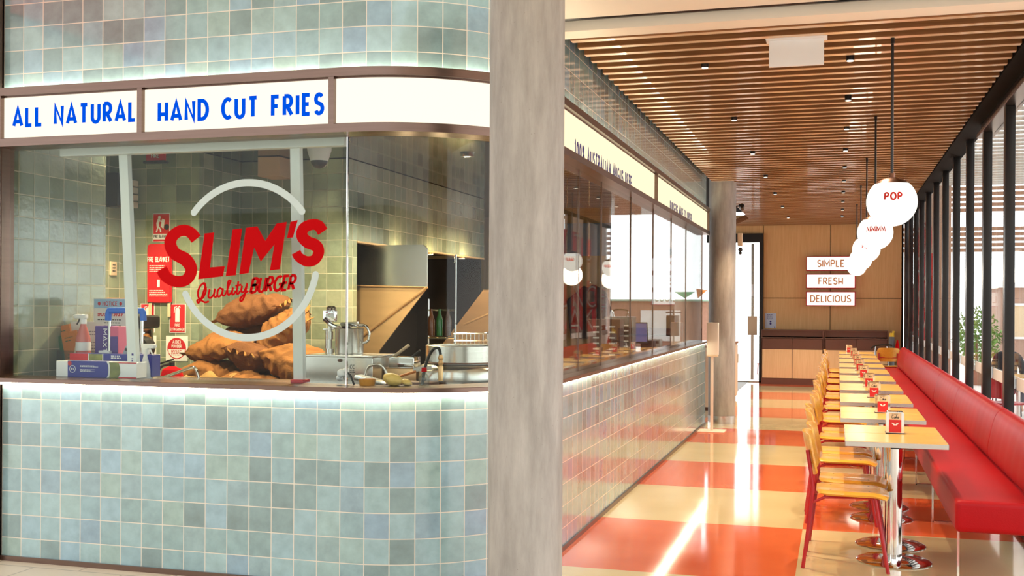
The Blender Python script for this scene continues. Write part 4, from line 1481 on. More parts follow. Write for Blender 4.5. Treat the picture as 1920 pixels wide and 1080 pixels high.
# potato sacks
def sack(label, c, L, W, T, rz, tilt=0, roll=0, seed=1, ear=0.02):
    L, W, T = L * 0.94, W * 0.88, T * 0.92
    rr = random.Random(seed)
    t = thing('potato_sack', label, 'sack', c, 0, 'hessian potato sacks in the nook')
    M4 = Matrix.Rotation(R(rz), 4, 'Z') @ Matrix.Rotation(R(tilt), 4, 'Y') @ Matrix.Rotation(R(roll), 4, 'X')
    bm = B()
    nu, nv = 44, 48
    rows = []
    for i in range(nu + 1):
        u = -1 + 2 * i / nu
        th = max(0.04, (1 - abs(u) ** 2.6)) ** 0.55
        wd = 1 - 0.10 * (1 - abs(u) ** 4) * 0 - 0.16 * abs(u) ** 8
        row = []
        for j in range(nv):
            a = 2 * pi * j / nv
            ca, sa = cos(a), sin(a)
            y = W / 2 * wd * (1 if ca > 0 else -1) * abs(ca) ** 0.7
            z = T / 2 * th * (1 if sa > 0 else -1) * abs(sa) ** 0.85
            p = Vector((u * L / 2, y, z))
            q = p * 6 + Vector((seed * 7.1, seed * 3.3, 0))
            p += Vector((noise.noise(q), noise.noise(q + Vector((9, 1, 4))), noise.noise(q + Vector((3, 8, 2))))) * 0.016 * (0.5 + th)
            # gathered folds running in from the sewn ends, and slack creases across the belly
            fold = abs(sin(a * 4.5 + seed + 2.0 * noise.noise(Vector((u * 2, a, seed))))) * 0.020 * abs(u) ** 2 * th
            crease = (abs(noise.noise(Vector((u * 3.5 + seed * 3, ca * 1.6, sa * 1.6 + seed))))) ** 0.8 * 0.042 - 0.014
            p -= Vector((0, ca, sa)) * (fold + crease * (0.35 + 0.65 * th))
            p.x += 0.04 * noise.noise(Vector((y * 9, sa, seed))) * abs(u)
            row.append(bm.verts.new(p))
        rows.append(row)
    for r0, r1 in zip(rows, rows[1:]):
        bridge(bm, r1, r0)
    bm.faces.new(rows[0]); bm.faces.new(rows[-1][::-1])
    bmesh.ops.transform(bm, matrix=M4, verts=bm.verts)
    bmesh.ops.recalc_face_normals(bm, faces=bm.faces)
    obj('sack_body', bm, M['sack_dark'] if seed in (3, 6, 8) else M['sack'], t, angle=80)
    # sewn seam fringe at one end, with two ears
    bm = B()
    for s in (-1, 1):
        top, bot = [], []
        for i in range(13):
            v = -1 + 2 * i / 12
            x = s * (L / 2 - 0.012)
            w = 0.02 * sin(i * 1.9 + seed) * 0.6
            ln = 0.034 + (ear if abs(v) > 0.93 else 0) * 0.6 + 0.008 * sin(i * 2.7 + seed * 2)
            top.append((Vector((x, v * W / 2 * 0.90, w)), Vector((x + s * ln, v * W / 2 * (0.98 if abs(v) > 0.9 else 0.93), w * 1.6))))
        for (a, b), (c_, d) in zip(top, top[1:]):
            for dz in (0.003, -0.003):
                o = Vector((0, 0, dz))
                bm.faces.new([bm.verts.new(q + o) for q in ((a, b, d, c_) if (dz > 0) == (s > 0) else (c_, d, b, a))])
    bmesh.ops.transform(bm, matrix=M4, verts=bm.verts)
    obj('seam_fringe', bm, M['sack_pale'], t, angle=80)
    return t

sack('hessian potato sack lying at the bottom left of the pile', (-4.56, 7.46, 0.99), 0.50, 0.46, 0.27, 10, 10, 8, 1)
sack('hessian potato sack in the middle left of the pile with a drooping seam', (-4.56, 7.52, 1.215), 0.48, 0.42, 0.20, -8, -4, 14, 2)
sack('darker hessian potato sack on top of the pile', (-4.42, 7.78, 1.50), 0.56, 0.42, 0.26, 5, -12, 10, 3, 0.02)
sack('bulging hessian potato sack leaning at the upper right with an ear pointing up', (-4.07, 7.62, 1.33), 0.46, 0.42, 0.28, 20, -38, 14, 4, 0.05)
sack('long hessian potato sack sagging over the right side of the pile', (-3.84, 7.40, 1.11), 0.56, 0.46, 0.25, -14, 20, 10, 5)
sack('hessian potato sack standing at the centre of the pile, creased down the middle', (-4.20, 7.40, 1.13), 0.34, 0.40, 0.22, 75, 20, 10, 6)
sack('flat hessian potato sack at the bottom right of the pile', (-4.00, 7.26, 0.94), 0.48, 0.40, 0.16, 8, 6, 4, 7)
sack('hessian potato sack tucked behind the middle of the pile', (-4.45, 7.95, 1.31), 0.5, 0.42, 0.24, 0, 4, 0, 8)
sack('small hessian potato sack slumped at the lower centre of the pile', (-4.24, 7.18, 0.96), 0.36, 0.34, 0.17, -20, -8, 8, 9)
t = thing('loose_sacking', 'empty pale hessian sack folded open at the front of the pile', 'sack', (-4.36, 7.02, 0.93))
bm = B()
g = {}
for i in range(15):
    for j in range(11):
        u, v = i / 14, j / 10
        g[i, j] = bm.verts.new((-0.19 + 0.38 * u, -0.10 + 0.2 * v, 0.05 + 0.05 * v + 0.022 * sin(u * 11 + v * 4) + 0.016 * noise.noise(Vector((u * 6, v * 6, 2)))))
for i in range(14):
    for j in range(10):
        bm.faces.new((g[i, j], g[i + 1, j], g[i + 1, j + 1], g[i, j + 1]))
ex = bmesh.ops.solidify(bm, geom=bm.faces[:], thickness=0.006)
obj('cloth', bm, plain('pale_hessian', (0.60, 0.36, 0.12), 0.85, 0, 0.25, 8, bump=0.8, bscale=90), t, angle=80)

# cling-film box lying on the ledge
t = thing('cling_film_box', 'white cling film box with dark blue printed sleeve behind the left of the glass', 'box', (-4.29, 5.72, 1.10))
bm = B(); box(bm, -0.285, 0.285, -0.05, 0.05, 0.0, 0.095, 0.002, seg=1)
obj('body', bm, M['white'], t, smooth=False)
f = fxz(0, -0.0506, 0)
bm = B()
pl = [(-0.20, -0.004)] + [(-0.20, 0.097)] + [(0.06 - 0.0, 0.097)] + [(0.075 + 0.018 * cos(R(a)), 0.047 + 0.05 * sin(R(a))) for a in range(80, -81, -20)] + [(0.06, -0.004)]
bm.faces.new([bm.verts.new(f(a, b, 0.0008)) for a, b in pl][::-1])
prism(bm, [(-0.20, -0.052), (0.06, -0.052), (0.06, 0.0), (-0.20, 0.0)], 0.0015, Matrix.Translation((0, 0, 0.0955)))
obj('blue_sleeve', bm, M['bluebox'], t, smooth=False)
bm = B()
f2 = lambda a, b, c: f(a, b, c + 0.0016)
ribbon(bm, arc(-0.165, 0.048, 0.021, 0.021, 0, 360, 20), 0.003, f2)
text(bm, 'BPA', 0.011, lambda a, b, c: f2(a - 0.165, b + 0.043, c), 0.18, 0.2, 1, center=True)
lines(bm, -0.11, 0.02, [0.067, 0.061, 0.044, 0.038, 0.032], 0.0035, f2, 9, 0.5)
ribbon(bm, [(0.075 + 0.018 * cos(R(a)), 0.047 + 0.05 * sin(R(a))) for a in range(80, -81, -16)], 0.005, f2)
obj('print', bm, M['paper'], t, smooth=False)
bm = B(); prism(bm, [(0.09 + 0.012 * cos(R(a)), 0.047 + 0.047 * sin(R(a))) for a in range(80, -81, -20)] + [(0.155, 0.0), (0.172, 0.03), (0.168, 0.07), (0.16, 0.092)], 0.001, plane_xz(-0.0514))
obj('food_picture', bm, M['foodprint'], t, smooth=False)
bm = B(); quad(bm, f, 0.16, 0.285, -0.001, 0.006, 0.001); quad(bm, f, 0.12, 0.285, 0.088, 0.094, 0.001); disc(bm, f, -0.185, 0.082, 0.014, 0.002)
obj('red_edge', bm, M['signred'], t, smooth=False)
t = thing('wrap_box', 'second blue and red kitchen wrap box lying behind the white one', 'box', (-4.29, 5.86, 1.10))
bm = B(); box(bm, -0.30, 0.29, -0.045, 0.045, 0, 0.135, 0.003, seg=1)
obj('body', bm, M['bluebox'], t, smooth=False)
f = fxz(0, -0.0456, 0)
bm = B(); quad(bm, f, -0.30, -0.165, 0.09, 0.135, 0.0006)
obj('red_end', bm, M['signred'], t, smooth=False)
bm = B(); quad(bm, f, -0.16, -0.06, 0.095, 0.133, 0.0006)
obj('food_picture', bm, M['foodprint'], t, smooth=False)
bm = B(); lines(bm, 0.0, 0.10, [0.12, 0.108], 0.006, lambda a, b, c: f(a, b, 0.001), 2); quad(bm, f, -0.166, -0.160, 0.092, 0.135, 0.001); quad(bm, f, -0.062, -0.056, 0.092, 0.135, 0.001)
obj('print', bm, M['paper'], t, smooth=False)

def spray_bottle(name, label, loc, liquid, body, s=1.0, rz=0):
    t = thing(name, label, 'bottle', loc, rz)
    bm = B(); lathe(bm, [(0, 0), (0.042 * s, 0), (0.045 * s, 0.01), (0.045 * s, 0.105), (0.040 * s, 0.125), (0.018 * s, 0.19), (0.017 * s, 0.205), (0, 0.205)], 24)
    obj('bottle', bm, liquid, t)
    bm = B(); cyl(bm, (0, 0, 0.20), 0.021, 0.028, 20); box(bm, -0.062, 0.028, -0.014, 0.014, 0.234, 0.262, 0.007); box(bm, -0.016, 0.016, -0.012, 0.012, 0.225, 0.245, 0.003); cyl(bm, (0, 0, 0), 0.009, 0.012, 12, M4=Matrix.Translation((-0.06, 0, 0.249)) @ Matrix.Rotation(R(-90), 4, 'Y'))
    obj('trigger_head', bm, body, t)
    bm = B(); tube(bm, curve([(-0.026, 0, 0.236), (-0.034, 0, 0.218), (-0.048, 0, 0.196)], 4), 0.005, 8)
    obj('trigger', bm, M['black'] if body is M['white'] and s == 1.0 and liquid is M['pinkliquid'] else body, t)
    bm = B(); lathe(bm, [(0.0462 * s, 0.03), (0.0462 * s, 0.085)], 24)
    obj('label_band', bm, M['paper'], t)
    return t
spray_bottle('spray_bottle', 'spray bottle of pink cleaner standing behind the white box', (-4.62, 5.98, 1.215), M['pinkliquid'], M['white'])
spray_bottle('spray_bottle', 'small white spray bottle beside the leaning pale post', (-4.045, 5.82, 1.04), M['white'], M['white'], 0.8, pi)
t = thing('stacked_carton', 'low brown carton under the pink spray bottle', 'box', (-4.55, 5.99, 1.04))
bm = B(); box(bm, -0.12, 0.20, -0.06, 0.09, 0, 0.174, 0.003, seg=1)
obj('carton', bm, plain('dark_carton', (0.16, 0.10, 0.07), 0.7), t, smooth=False)

# clear tub of packets
t = thing('acrylic_tub', 'clear grey acrylic tub on the worktop by the tiled side wall', 'tub', (-4.74, 6.10, 1.04))
bm = B()
for q in ((-0.12, 0.12, -0.07, -0.067), (-0.12, 0.12, 0.067, 0.07), (-0.12, -0.117, -0.07, 0.07), (0.117, 0.12, -0.07, 0.07)):
    box(bm, q[0], q[1], q[2], q[3], 0, 0.20)
box(bm, -0.12, 0.12, -0.07, 0.07, 0, 0.004)
obj('shell', bm, M['plasticclear'], t, smooth=False)
for i, (dx, lab, ht) in enumerate(((-0.055, 'orange and green packet leaning at the back of the clear tub', 0.36), (0.005, 'orange and green packet leaning at the front of the clear tub', 0.32))):
    t = thing('packet', lab, 'packet', (-4.75 + dx, 6.10 - 0.02 * i, 1.046), 0, 'packets in the clear tub')
    mt = Matrix.Rotation(R(-12), 4, 'Y')
    bm = B(); box(bm, -0.055, 0.065, -0.008, 0.008, 0.01, ht, 0.002, M4=mt, seg=1)
    obj('front', bm, M['orangecard'], t, smooth=False)
    bm = B(); box(bm, -0.082, -0.055, -0.010, 0.010, 0.01, ht - 0.012, 0.002, M4=mt, seg=1)
    obj('spine', bm, M['greencard'], t, smooth=False)
    bm = B(); lines(bm, -0.03, 0.04, [ht - 0.04, ht - 0.06, ht - 0.15, ht - 0.17], 0.006, lambda a, b, c: mt @ Vector((a, -0.0086, b)), i + 3)
    obj('print', bm, M['greencard'], t, smooth=False)
t = thing('rubber_glove', 'cream rubber glove draped over the edge of the clear tub', 'glove', (-4.665, 6.015, 1.20))
bm = B()
for dx, z0, z1, r in ((-0.022, -0.035, 0.085, 0.014), (-0.004, -0.05, 0.095, 0.015), (0.014, -0.045, 0.092, 0.014), (0.028, -0.02, 0.075, 0.012)):
    tube(bm, curve([(dx, -0.006, z1), (dx * 1.05, -0.014, (z0 + z1) / 2), (dx * 0.8, -0.010, z0)], 5), [r * (0.75 + 0.25 * sin(pi * i / 10)) for i in range(11)], 10)
tube(bm, curve([(-0.03, -0.005, 0.03), (-0.046, -0.014, 0.0), (-0.040, -0.012, -0.03)], 5), 0.010, 8)
sphere(bm, (0, -0.004, 0.07), 0.036, 16, 10, (0.95, 0.45, 1.0))
obj('glove', bm, M['glove'], t)

# papers and notice
t = thing('laminated_notice', 'laminated sheet headed NOTICE standing in front of the green tiles', 'notice', (-4.62, 6.25, 1.25), R(-4))
bm = B(); box(bm, -0.135, 0.135, -0.0015, 0.0015, 0, 0.33)
obj('sheet', bm, M['paper'], t, smooth=False)
f = fxz(0, -0.0018, 0)
bm = B(); quad(bm, f, -0.13, 0.13, 0.265, 0.325, 0.0003)
obj('header', bm, plain('pale_blue_band', (0.36, 0.58, 0.82), 0.5), t, smooth=False)
bm = B(); text(bm, 'NOTICE', 0.026, lambda a, b, c: f(a, b + 0.282, c + 0.0008), 0.2, 0.3, 1.1, center=True); disc(bm, f, -0.088, 0.295, 0.012, 0.0008); disc(bm, f, 0.088, 0.295, 0.012, 0.0008); lines(bm, -0.10, 0.11, [0.222, 0.212], 0.008, lambda a, b, c: f(a, b, 0.0008), 8, 0.1)
obj('heading', bm, M['signred'], t, smooth=False)
bm = B(); lines(bm, -0.10, 0.11, [0.185, 0.165, 0.145, 0.12, 0.1, 0.08, 0.05, 0.03], 0.006, lambda a, b, c: f(a, b, 0.0008), 18, 0.4)
obj('print', bm, M['black_ink'], t, smooth=False)
for i, (x, y, rz, lab) in enumerate(((-4.80, 6.20, 8, 'white printed sheet leaning behind the orange packets'), (-4.655, 6.12, -6, 'plain white sheet standing behind the pink spray bottle'))):
    t = thing('paper_sheet', lab, 'paper', (x, y, 1.16), R(rz), 'loose papers by the tiles')
    bm = B(); box(bm, -0.085, 0.085, -0.001, 0.001, 0, 0.265)
    obj('sheet', bm, M['paper'], t, smooth=False)
    bm = B(); lines(bm, -0.06, 0.06, [0.2, 0.18, 0.13, 0.11, 0.09], 0.006, fxz(0, -0.0014, 0), i, 0.4)
    obj('print', bm, plain('grey_print', (0.25, 0.25, 0.3), 0.6), t, smooth=False)

# purple carton with lettering
t = thing('purple_carton', 'purple and pink carton of gloves with white letters running down it', 'box', (-4.41, 5.98, 1.04))
bm = B(); box(bm, -0.085, 0.012, -0.05, 0.05, 0.0, 0.365, 0.003, seg=1)
obj('body', bm, M['purple'], t, smooth=False)
bm = B(); box(bm, 0.013, 0.085, -0.049, 0.05, 0.0, 0.362, 0.003, seg=1)
obj('side', bm, M['pink'], t, smooth=False)
bm = B(); quad(bm, fxz(0, -0.0496, 0), 0.02, 0.084, 0.0, 0.30, 0.0006)
obj('lower_panel', bm, M['purple'], t, smooth=False)
bm = B(); text(bm, 'MAXTER', 0.026, lambda a, b, c: Vector((0.0 + b - 0.022, -0.0512 - c, 0.345 - a)), 0.2, 0.2, 1.0, width=0.21)
obj('lettering', bm, M['paper'], t, smooth=False)
t = thing('label_roll_box', 'small white carton in front of the purple carton', 'box', (-4.40, 5.92, 1.19))
bm = B(); box(bm, -0.05, 0.03, -0.015, 0.015, 0.0, 0.06, 0.002, seg=1)
obj('carton', bm, M['white'], t, smooth=False)
bm = B(); lines(bm, -0.035, 0.02, [0.035, 0.022], 0.006, fxz(0, -0.0155, 0), 6)
obj('print', bm, M['cardbeige'], t, smooth=False)

# blue handled lifter with folding frame
t = thing('suction_lifter', 'folding grey frame with two steel poles and a bright blue grip', 'tool', (-4.27, 5.93, 1.04))
bm = B(); tube(bm, curve([(-0.128, 0, 0.40), (-0.122, 0, 0.455), (-0.09, 0, 0.462), (0.09, 0, 0.462), (0.122, 0, 0.455), (0.128, 0, 0.40)], 5), 0.020, 12)
obj('grip', bm, M['blueplastic'], t)
for x in (-0.118, 0.118):
    bm = B(); cyl(bm, (x, 0, 0.02), 0.0095, 0.40, 14)
    obj('pole', bm, M['chrome'], t)
bm = B()
prism(bm, [(-0.02, 0.03), (0.02, 0.19), (0.045, 0.245), (0.115, 0.245), (0.14, 0.19), (0.20, 0.03), (0.165, 0.03), (0.115, 0.17), (0.09, 0.215), (0.065, 0.215), (0.045, 0.17), (0.015, 0.03)], 0.02, plane_xz(-0.04))
obj('folding_frame', bm, plain('grey_enamel', (0.34, 0.37, 0.40), 0.35), t, angle=25)
bm = B(); cyl(bm, (0, 0, 0), 0.010, 0.03, 12, M4=Matrix.Translation((0.05, -0.065, 0.222)) @ Matrix.Rotation(R(-90), 4, 'X'))
obj('pivot', bm, M['black'], t)
bm = B(); box(bm, -0.14, 0.21, -0.05, 0.05, 0.0, 0.03, 0.006)
obj('base', bm, M['steel'], t)

# dark appliance on the shelf behind
t = thing('dicer_machine', 'black and steel machine with round knobs behind the blue grip', 'appliance', (-5.10, 7.10, 0.86))
bm = B(); box(bm, -0.27, 0.20, -0.10, 0.14, 0.50, 0.60, 0.03, seg=3)
obj('top_housing', bm, M['black'], t)
bm = B(); box(bm, -0.23, 0.15, -0.08, 0.12, 0.0, 0.50, 0.01)
obj('body', bm, M['steel'], t)
for x, z in ((0.19, 0.36), (-0.20, 0.36)):
    bm = B(); lathe(bm, [(0, -0.05), (0.06, -0.05), (0.085, -0.02), (0.085, 0.02), (0.06, 0.05), (0, 0.05)], 24, M4=Matrix.Translation((x, -0.06, z)) @ Matrix.Rotation(R(80), 4, 'X'))
    obj('knob', bm, M['black'], t)
bm = B(); text(bm, 'BAILEY', 0.035, fxz(-0.12, -0.1005, 0.525), 0.2, 0.25, 1.0)
obj('lettering', bm, M['paper'], t, smooth=False)
bm = B(); box(bm, 0.13, 0.18, -0.09, 0.05, 0.40, 0.50, 0.006); box(bm, -0.16, -0.10, -0.11, -0.08, 0.50, 0.60, 0.006)
obj('roller', bm, M['chrome'], t)
t = thing('machine_shelf', 'dark shelf carrying the black machine', 'shelf', (-5.1, 7.1, 0))
bm = B(); box(bm, -0.40, 0.24, -0.25, 0.55, 0.82, 0.86, 0.004)
obj('board', bm, M['steel'], t, smooth=False)
for x in (-0.38, 0.2):
    bm = B(); box(bm, x, x + 0.03, -0.2, 0.5, 0, 0.82)
    obj('leg', bm, M['steel'], t, smooth=False)

# wall things in the nook: fire signs and blanket
f = fxz(0, 7.745, 0)
def wall_sign(name, label, cat, x0, x1, z0, z1, group=None, y=7.75):
    t = thing(name, label, cat, ((x0 + x1) / 2, y, z0), 0, group)
    w = (x1 - x0) / 2
    bm = B(); box(bm, -w, w, -0.006, -0.001, 0, z1 - z0, 0.0)
    obj('plate', bm, M['paper'], t, smooth=False)
    return t, w, z1 - z0, fxz(0, -0.0062, 0)
t, w, h, f = wall_sign('fire_blanket_sign', 'red fire blanket sign with a white figure above the red pouch', 'sign', -5.325, -5.165, 2.045, 2.278)
bm = B(); quad(bm, f, -w + 0.006, w - 0.006, 0.065, h - 0.006, 0.0004); quad(bm, f, -w + 0.006, w - 0.006, 0.004, 0.02, 0.0004)
obj('red_field', bm, M['signred'], t, smooth=False)
bm = B()
f1 = lambda a, b, c: f(a, b, c + 0.0009)
disc(bm, f1, -0.018, 0.198, 0.013)
ribbon(bm, [(-0.02, 0.185), (-0.034, 0.15), (-0.03, 0.12)], 0.024, f1)
ribbon(bm, [(-0.03, 0.125), (-0.045, 0.078)], 0.012, f1)
ribbon(bm, [(-0.026, 0.125), (-0.008, 0.10), (-0.006, 0.078)], 0.012, f1)
ribbon(bm, [(-0.02, 0.175), (0.0, 0.165), (0.012, 0.18)], 0.009, f1)
bm.faces.new([bm.verts.new(f1(a, b, 0)) for a, b in ((0.008, 0.188), (-0.006, 0.125), (0.02, 0.105), (0.034, 0.178))][::-1])
obj('figure', bm, M['paper'], t, smooth=False)
bm = B(); text(bm, 'FIRE BLANKET', 0.020, lambda a, b, c: f(a - 0.068, b + 0.034, c + 0.0008), 0.2, 0.2, 1.0, width=0.136); disc(bm, f1, 0.050, 0.12, 0.024)
obj('lettering', bm, M['black_ink'], t, smooth=False)
t = thing('fire_blanket', 'red fire blanket pouch hanging on the tiles with two white pull tabs', 'fire blanket', (-5.25, 7.75, 1.55))
bm = B()
prof = [(-0.11, 0.0), (0.11, 0.0), (0.112, 0.45), (0.10, 0.478), (-0.10, 0.478), (-0.112, 0.45)]
vs = prism(bm, prof, 0.03, plane_xz(-0.002))
bmesh.ops.bevel(bm, geom=bm.edges[:], offset=0.008, segments=2, affect='EDGES')
obj('pouch', bm, plain('glossy_red_pouch', (0.62, 0.012, 0.02), 0.22, 0, 0.05, 5, bump=0.4, bscale=9), t)
for x in (-0.085, 0.09):
    bm = B(); box(bm, x - 0.014, x + 0.014, -0.024, -0.018, -0.11, 0.01, 0.002, seg=1)
    obj('pull_tab', bm, M['cardbeige'], t, smooth=False)
f = fxz(0, -0.0345, 0)
bm = B(); text(bm, 'FIRE BLANKET', 0.036, lambda a, b, c: f(a - 0.10, b + 0.335, c), 0.18, 0.2, 1.0, width=0.2); lines(bm, -0.085, 0.085, [0.30, 0.285, 0.27, 0.255, 0.10, 0.085, 0.07, 0.055], 0.005, f, 12); quad(bm, f, -0.012, 0.012, 0.13, 0.19)
obj('lettering', bm, M['paper'], t, smooth=False)
for i, (x0, x1, lab) in enumerate(((-5.435, -5.305, 'left red fire extinguisher sign, half hidden by the leaning post'), (-5.165, -5.018, 'right red FIRE EXTINGUISHER sign beside the sacks'))):
    t, w, h, f = wall_sign('fire_extinguisher_sign', lab, 'sign', x0, x1, 1.312, 1.545, 'fire extinguisher signs')
    bm = B(); quad(bm, f, -w + 0.005, w - 0.005, 0.005, h - 0.005, 0.0004)
    obj('red_field', bm, M['signred'], t, smooth=False)
    bm = B()
    f1 = lambda a, b, c, f=f: f(a, b, c + 0.0009)
    bm.faces.new([bm.verts.new(f1(a, b, 0)) for a, b in [(-0.020, 0.088), (0.020, 0.088), (0.020, 0.185)] + arc(0, 0.185, 0.020, 0.018, 20, 160, 8) + [(-0.020, 0.185)]][::-1])
    ribbon(bm, [(0.0, 0.20), (0.02, 0.215), (0.026, 0.20)], 0.007, f1); ribbon(bm, [(-0.003, 0.212), (-0.026, 0.205), (-0.030, 0.16)], 0.006, f1)
    text(bm, 'FIRE', 0.020, lambda a, b, c: f1(a, b + 0.052, c), 0.16, 0.25, 1.0, center=True)
    text(bm, 'EXTINGUISHER', 0.020, lambda a, b, c, w=w: f1(a - w + 0.010, b + 0.018, c), 0.15, 0.2, 1.0, width=2 * w - 0.02)
    obj('symbol', bm, M['paper'], t, smooth=False)
for i, (xc, lab) in enumerate(((-5.39, 'left round red powder sign mostly hidden by the black machine'), (-5.097, 'right round red ABE POWDER sign above the extinguisher'))):
    t, w, h, f = wall_sign('powder_sign', lab, 'sign', xc - 0.10, xc + 0.10, 1.085, 1.287, 'round powder signs')
    bm = B(); disc(bm, f, 0, 0.102, 0.086, 0.0004, 36)
    obj('red_disc', bm, M['signred'], t, smooth=False)
    bm = B()
    f1 = lambda a, b, c, f=f: f(a, b, c + 0.0009)
    text(bm, 'A:B(E)', 0.024, lambda a, b, c: f1(a, b + 0.142, c), 0.16, 0.2, 1.0, center=True)
    text(bm, 'POWDER', 0.024, lambda a, b, c: f1(a - 0.045, b + 0.108, c), 0.16, 0.2, 1.0, width=0.09)
    bm.faces.new([bm.verts.new(f1(a, b, 0)) for a, b in [(-0.076, 0.094), (-0.072, 0.062)] + arc(0, 0.102, 0.078, 0.078, 212, 328, 10) + [(0.072, 0.062), (0.076, 0.094)]])
    obj('lettering', bm, M['paper'], t, smooth=False)
    bm = B(); lines(bm, -0.05, 0.05, [0.082, 0.070, 0.058, 0.046], 0.006, lambda a, b, c, f=f: f(a, b, 0.0015), 3 + i, 0.2)
    obj('print', bm, M['signred'], t, smooth=False)
t = thing('ceiling_sign', 'small red sign under the kitchen ceiling near the leaning post', 'sign', (-5.20, 7.60, 2.66))
bm = B(); box(bm, -0.085, 0.085, -0.01, 0.01, 0.02, 0.10)
obj('plate', bm, M['signred'], t, smooth=False)
bm = B(); text(bm, 'FIRE', 0.035, fxz(0, -0.0106, 0.045), 0.2, 0.2, 1, center=True)
obj('lettering', bm, M['paper'], t, smooth=False)
bm = B(); box(bm, -0.10, 0.10, -0.03, 0.03, 0.0, 0.02, 0.005)
obj('bracket', bm, M['black'], t)

# fire extinguisher
t = thing('fire_extinguisher', 'red fire extinguisher with black hose on the shelf below the signs', 'fire extinguisher', (-4.60, 6.93, 0.86), R(15))
bm = B(); lathe(bm, [(0, 0), (0.075, 0), (0.08, 0.01), (0.08, 0.17), (0.065, 0.215), (0.025, 0.235), (0, 0.235)], 28)
obj('cylinder', bm, M['vinyl_red'], t)
bm = B(); cyl(bm, (0, 0, 0.23), 0.02, 0.035, 14); box(bm, -0.02, 0.10, -0.012, 0.012, 0.262, 0.274, 0.003, M4=Matrix.Rotation(R(-18), 4, 'Y'))
obj('valve', bm, M['black'], t)
bm = B(); tube(bm, curve([(-0.01, 0, 0.25), (-0.07, -0.01, 0.235), (-0.10, -0.02, 0.17), (-0.09, -0.02, 0.06)], 6), 0.010, 10)
obj('hose', bm, M['rubber'], t)
bm = B(); lathe(bm, [(0.0808, 0.05), (0.0808, 0.15)], 28)
obj('label_band', bm, M['signred'], t)

# bent steel rail handle
t = thing('rail_handle', 'bent polished steel tube handle in front of the sacks', 'handle', (0, 0, 0))
bm = B(); tube(bm, curve([(-4.56, 6.66, 1.01), (-4.44, 6.66, 1.05), (-4.28, 6.66, 1.102), (-4.235, 6.66, 1.10), (-4.21, 6.66, 1.04), (-4.205, 6.66, 1.0)], 6), 0.011, 12)
obj('tube_bar', bm, M['chrome'], t)

# dark dispenser, sockets and boxes on the side wall
t = thing('wall_dispenser', 'black wall unit with pale ribbed louvres high on the side wall', 'dispenser', (-5.57, 7.58, 2.24))
bm = B(); box(bm, 0.0, 0.14, -0.14, 0.02, 0.07, 0.34, 0.02, seg=3)
obj('housing', bm, M['black'], t)
bm = B()
for i in range(4):
    box(bm, 0.0, 0.12, 0.025, 0.15, 0.08 + i * 0.058, 0.128 + i * 0.058, 0.006)
obj('louvres', bm, M['offwhite'], t)
bm = B(); sphere(bm, (0.142, -0.02, 0.11), 0.006, 8, 6)
obj('indicator', bm, emis('indicator_blue', (0.3, 0.3, 1), 2.0), t)
t = thing('wall_socket', 'cream double power socket on the side wall below the black unit', 'socket', (-5.57, 7.56, 1.77))
bm = B(); box(bm, 0, 0.015, -0.04, 0.04, 0, 0.11, 0.004)
obj('plate', bm, M['cardbeige'], t)
bm = B()
for z in (0.035, 0.06, 0.085):
    box(bm, 0.015, 0.017, -0.015, -0.005, z - 0.006, z + 0.006); box(bm, 0.015, 0.017, 0.005, 0.015, z - 0.006, z + 0.006)
obj('slots', bm, M['black'], t, smooth=False)
t = thing('wall_tap', 'small bent chrome tap on the side wall beside the socket', 'tap', (-5.57, 7.69, 1.77))
bm = B(); tube(bm, curve([(0, 0, 0.10), (0.05, 0, 0.11), (0.07, 0.01, 0.08), (0.07, 0.015, 0.02)], 5), 0.010, 10)
obj('spout', bm, M['chrome'], t)
for i, (y, lab) in enumerate(((7.53, 'tan switch box on the side wall, nearer of two'), (7.68, 'tan switch box on the side wall, farther of two'))):
    t = thing('switch_box', lab, 'switch', (-5.57, y, 1.47), 0, 'switch boxes')
    bm = B(); box(bm, 0, 0.05, -0.05, 0.05, 0, 0.12, 0.006)
    obj('case', bm, M['orangecard'], t)
    bm = B(); box(bm, 0.05, 0.056, -0.03, 0.03, 0.05, 0.10, 0.002)
    obj('rocker', bm, M['cabbrown'], t)

# ceiling camera, downlights, duct panel
t = thing('dome_camera', 'white dome security camera with a dark lens bubble under the kitchen ceiling', 'camera', (-3.50, 7.05, 2.47))
bm = B(); lathe(bm, [(0.0, 0.292), (0.085, 0.292), (0.085, 0.16), (0.062, 0.085), (0.0, 0.085)], 32)
obj('housing', bm, M['white'], t)
bm = B(); lathe(bm, [(0, 0.03)] + [(0.060 * sin(R(a)), 0.09 - 0.060 * cos(R(a))) for a in range(10, 91, 10)], 28)
obj('dome', bm, M['black'], t)
for i, (x, y, lab) in enumerate(((-3.52, 7.47, 'recessed ring light in the kitchen ceiling beside the dome camera'), (-2.88, 8.45, 'recessed ring light in the kitchen ceiling near the concrete column'), (-4.9, 6.6, 'recessed ring light in the kitchen ceiling above the tiled side wall'), (-3.0, 11.0, 'recessed ring light in the kitchen ceiling over the fryers'))):
    t = thing('ring_light', lab, 'lamp', (x, y, 2.745), 0, 'ring lights in the kitchen ceiling')
    bm = B(); lathe(bm, [(0.052, 0.02), (0.06, 0.0), (0.046, 0.0), (0.042, 0.02)], 28)
    obj('rim', bm, M['chrome'], t)
    bm = B(); cyl(bm, (0, 0, 0.008), 0.042, 0.004, 24)
    obj('lamp', bm, M['lampdisc'], t)
    L = bpy.data.lights.new('ring_beam', 'SPOT')
    L.energy, L.color, L.shadow_soft_size, L.spot_size, L.spot_blend = 300, (1, 0.78, 0.47), 0.04, R(140), 0.6
    lo = bpy.data.objects.new('ring_beam', L); COL.objects.link(lo); lo.location = (x, y, 2.73)
t = thing('duct_box', 'plain salmon coloured duct box hanging from the kitchen ceiling', 'duct', (-4.40, 8.30, 2.60))
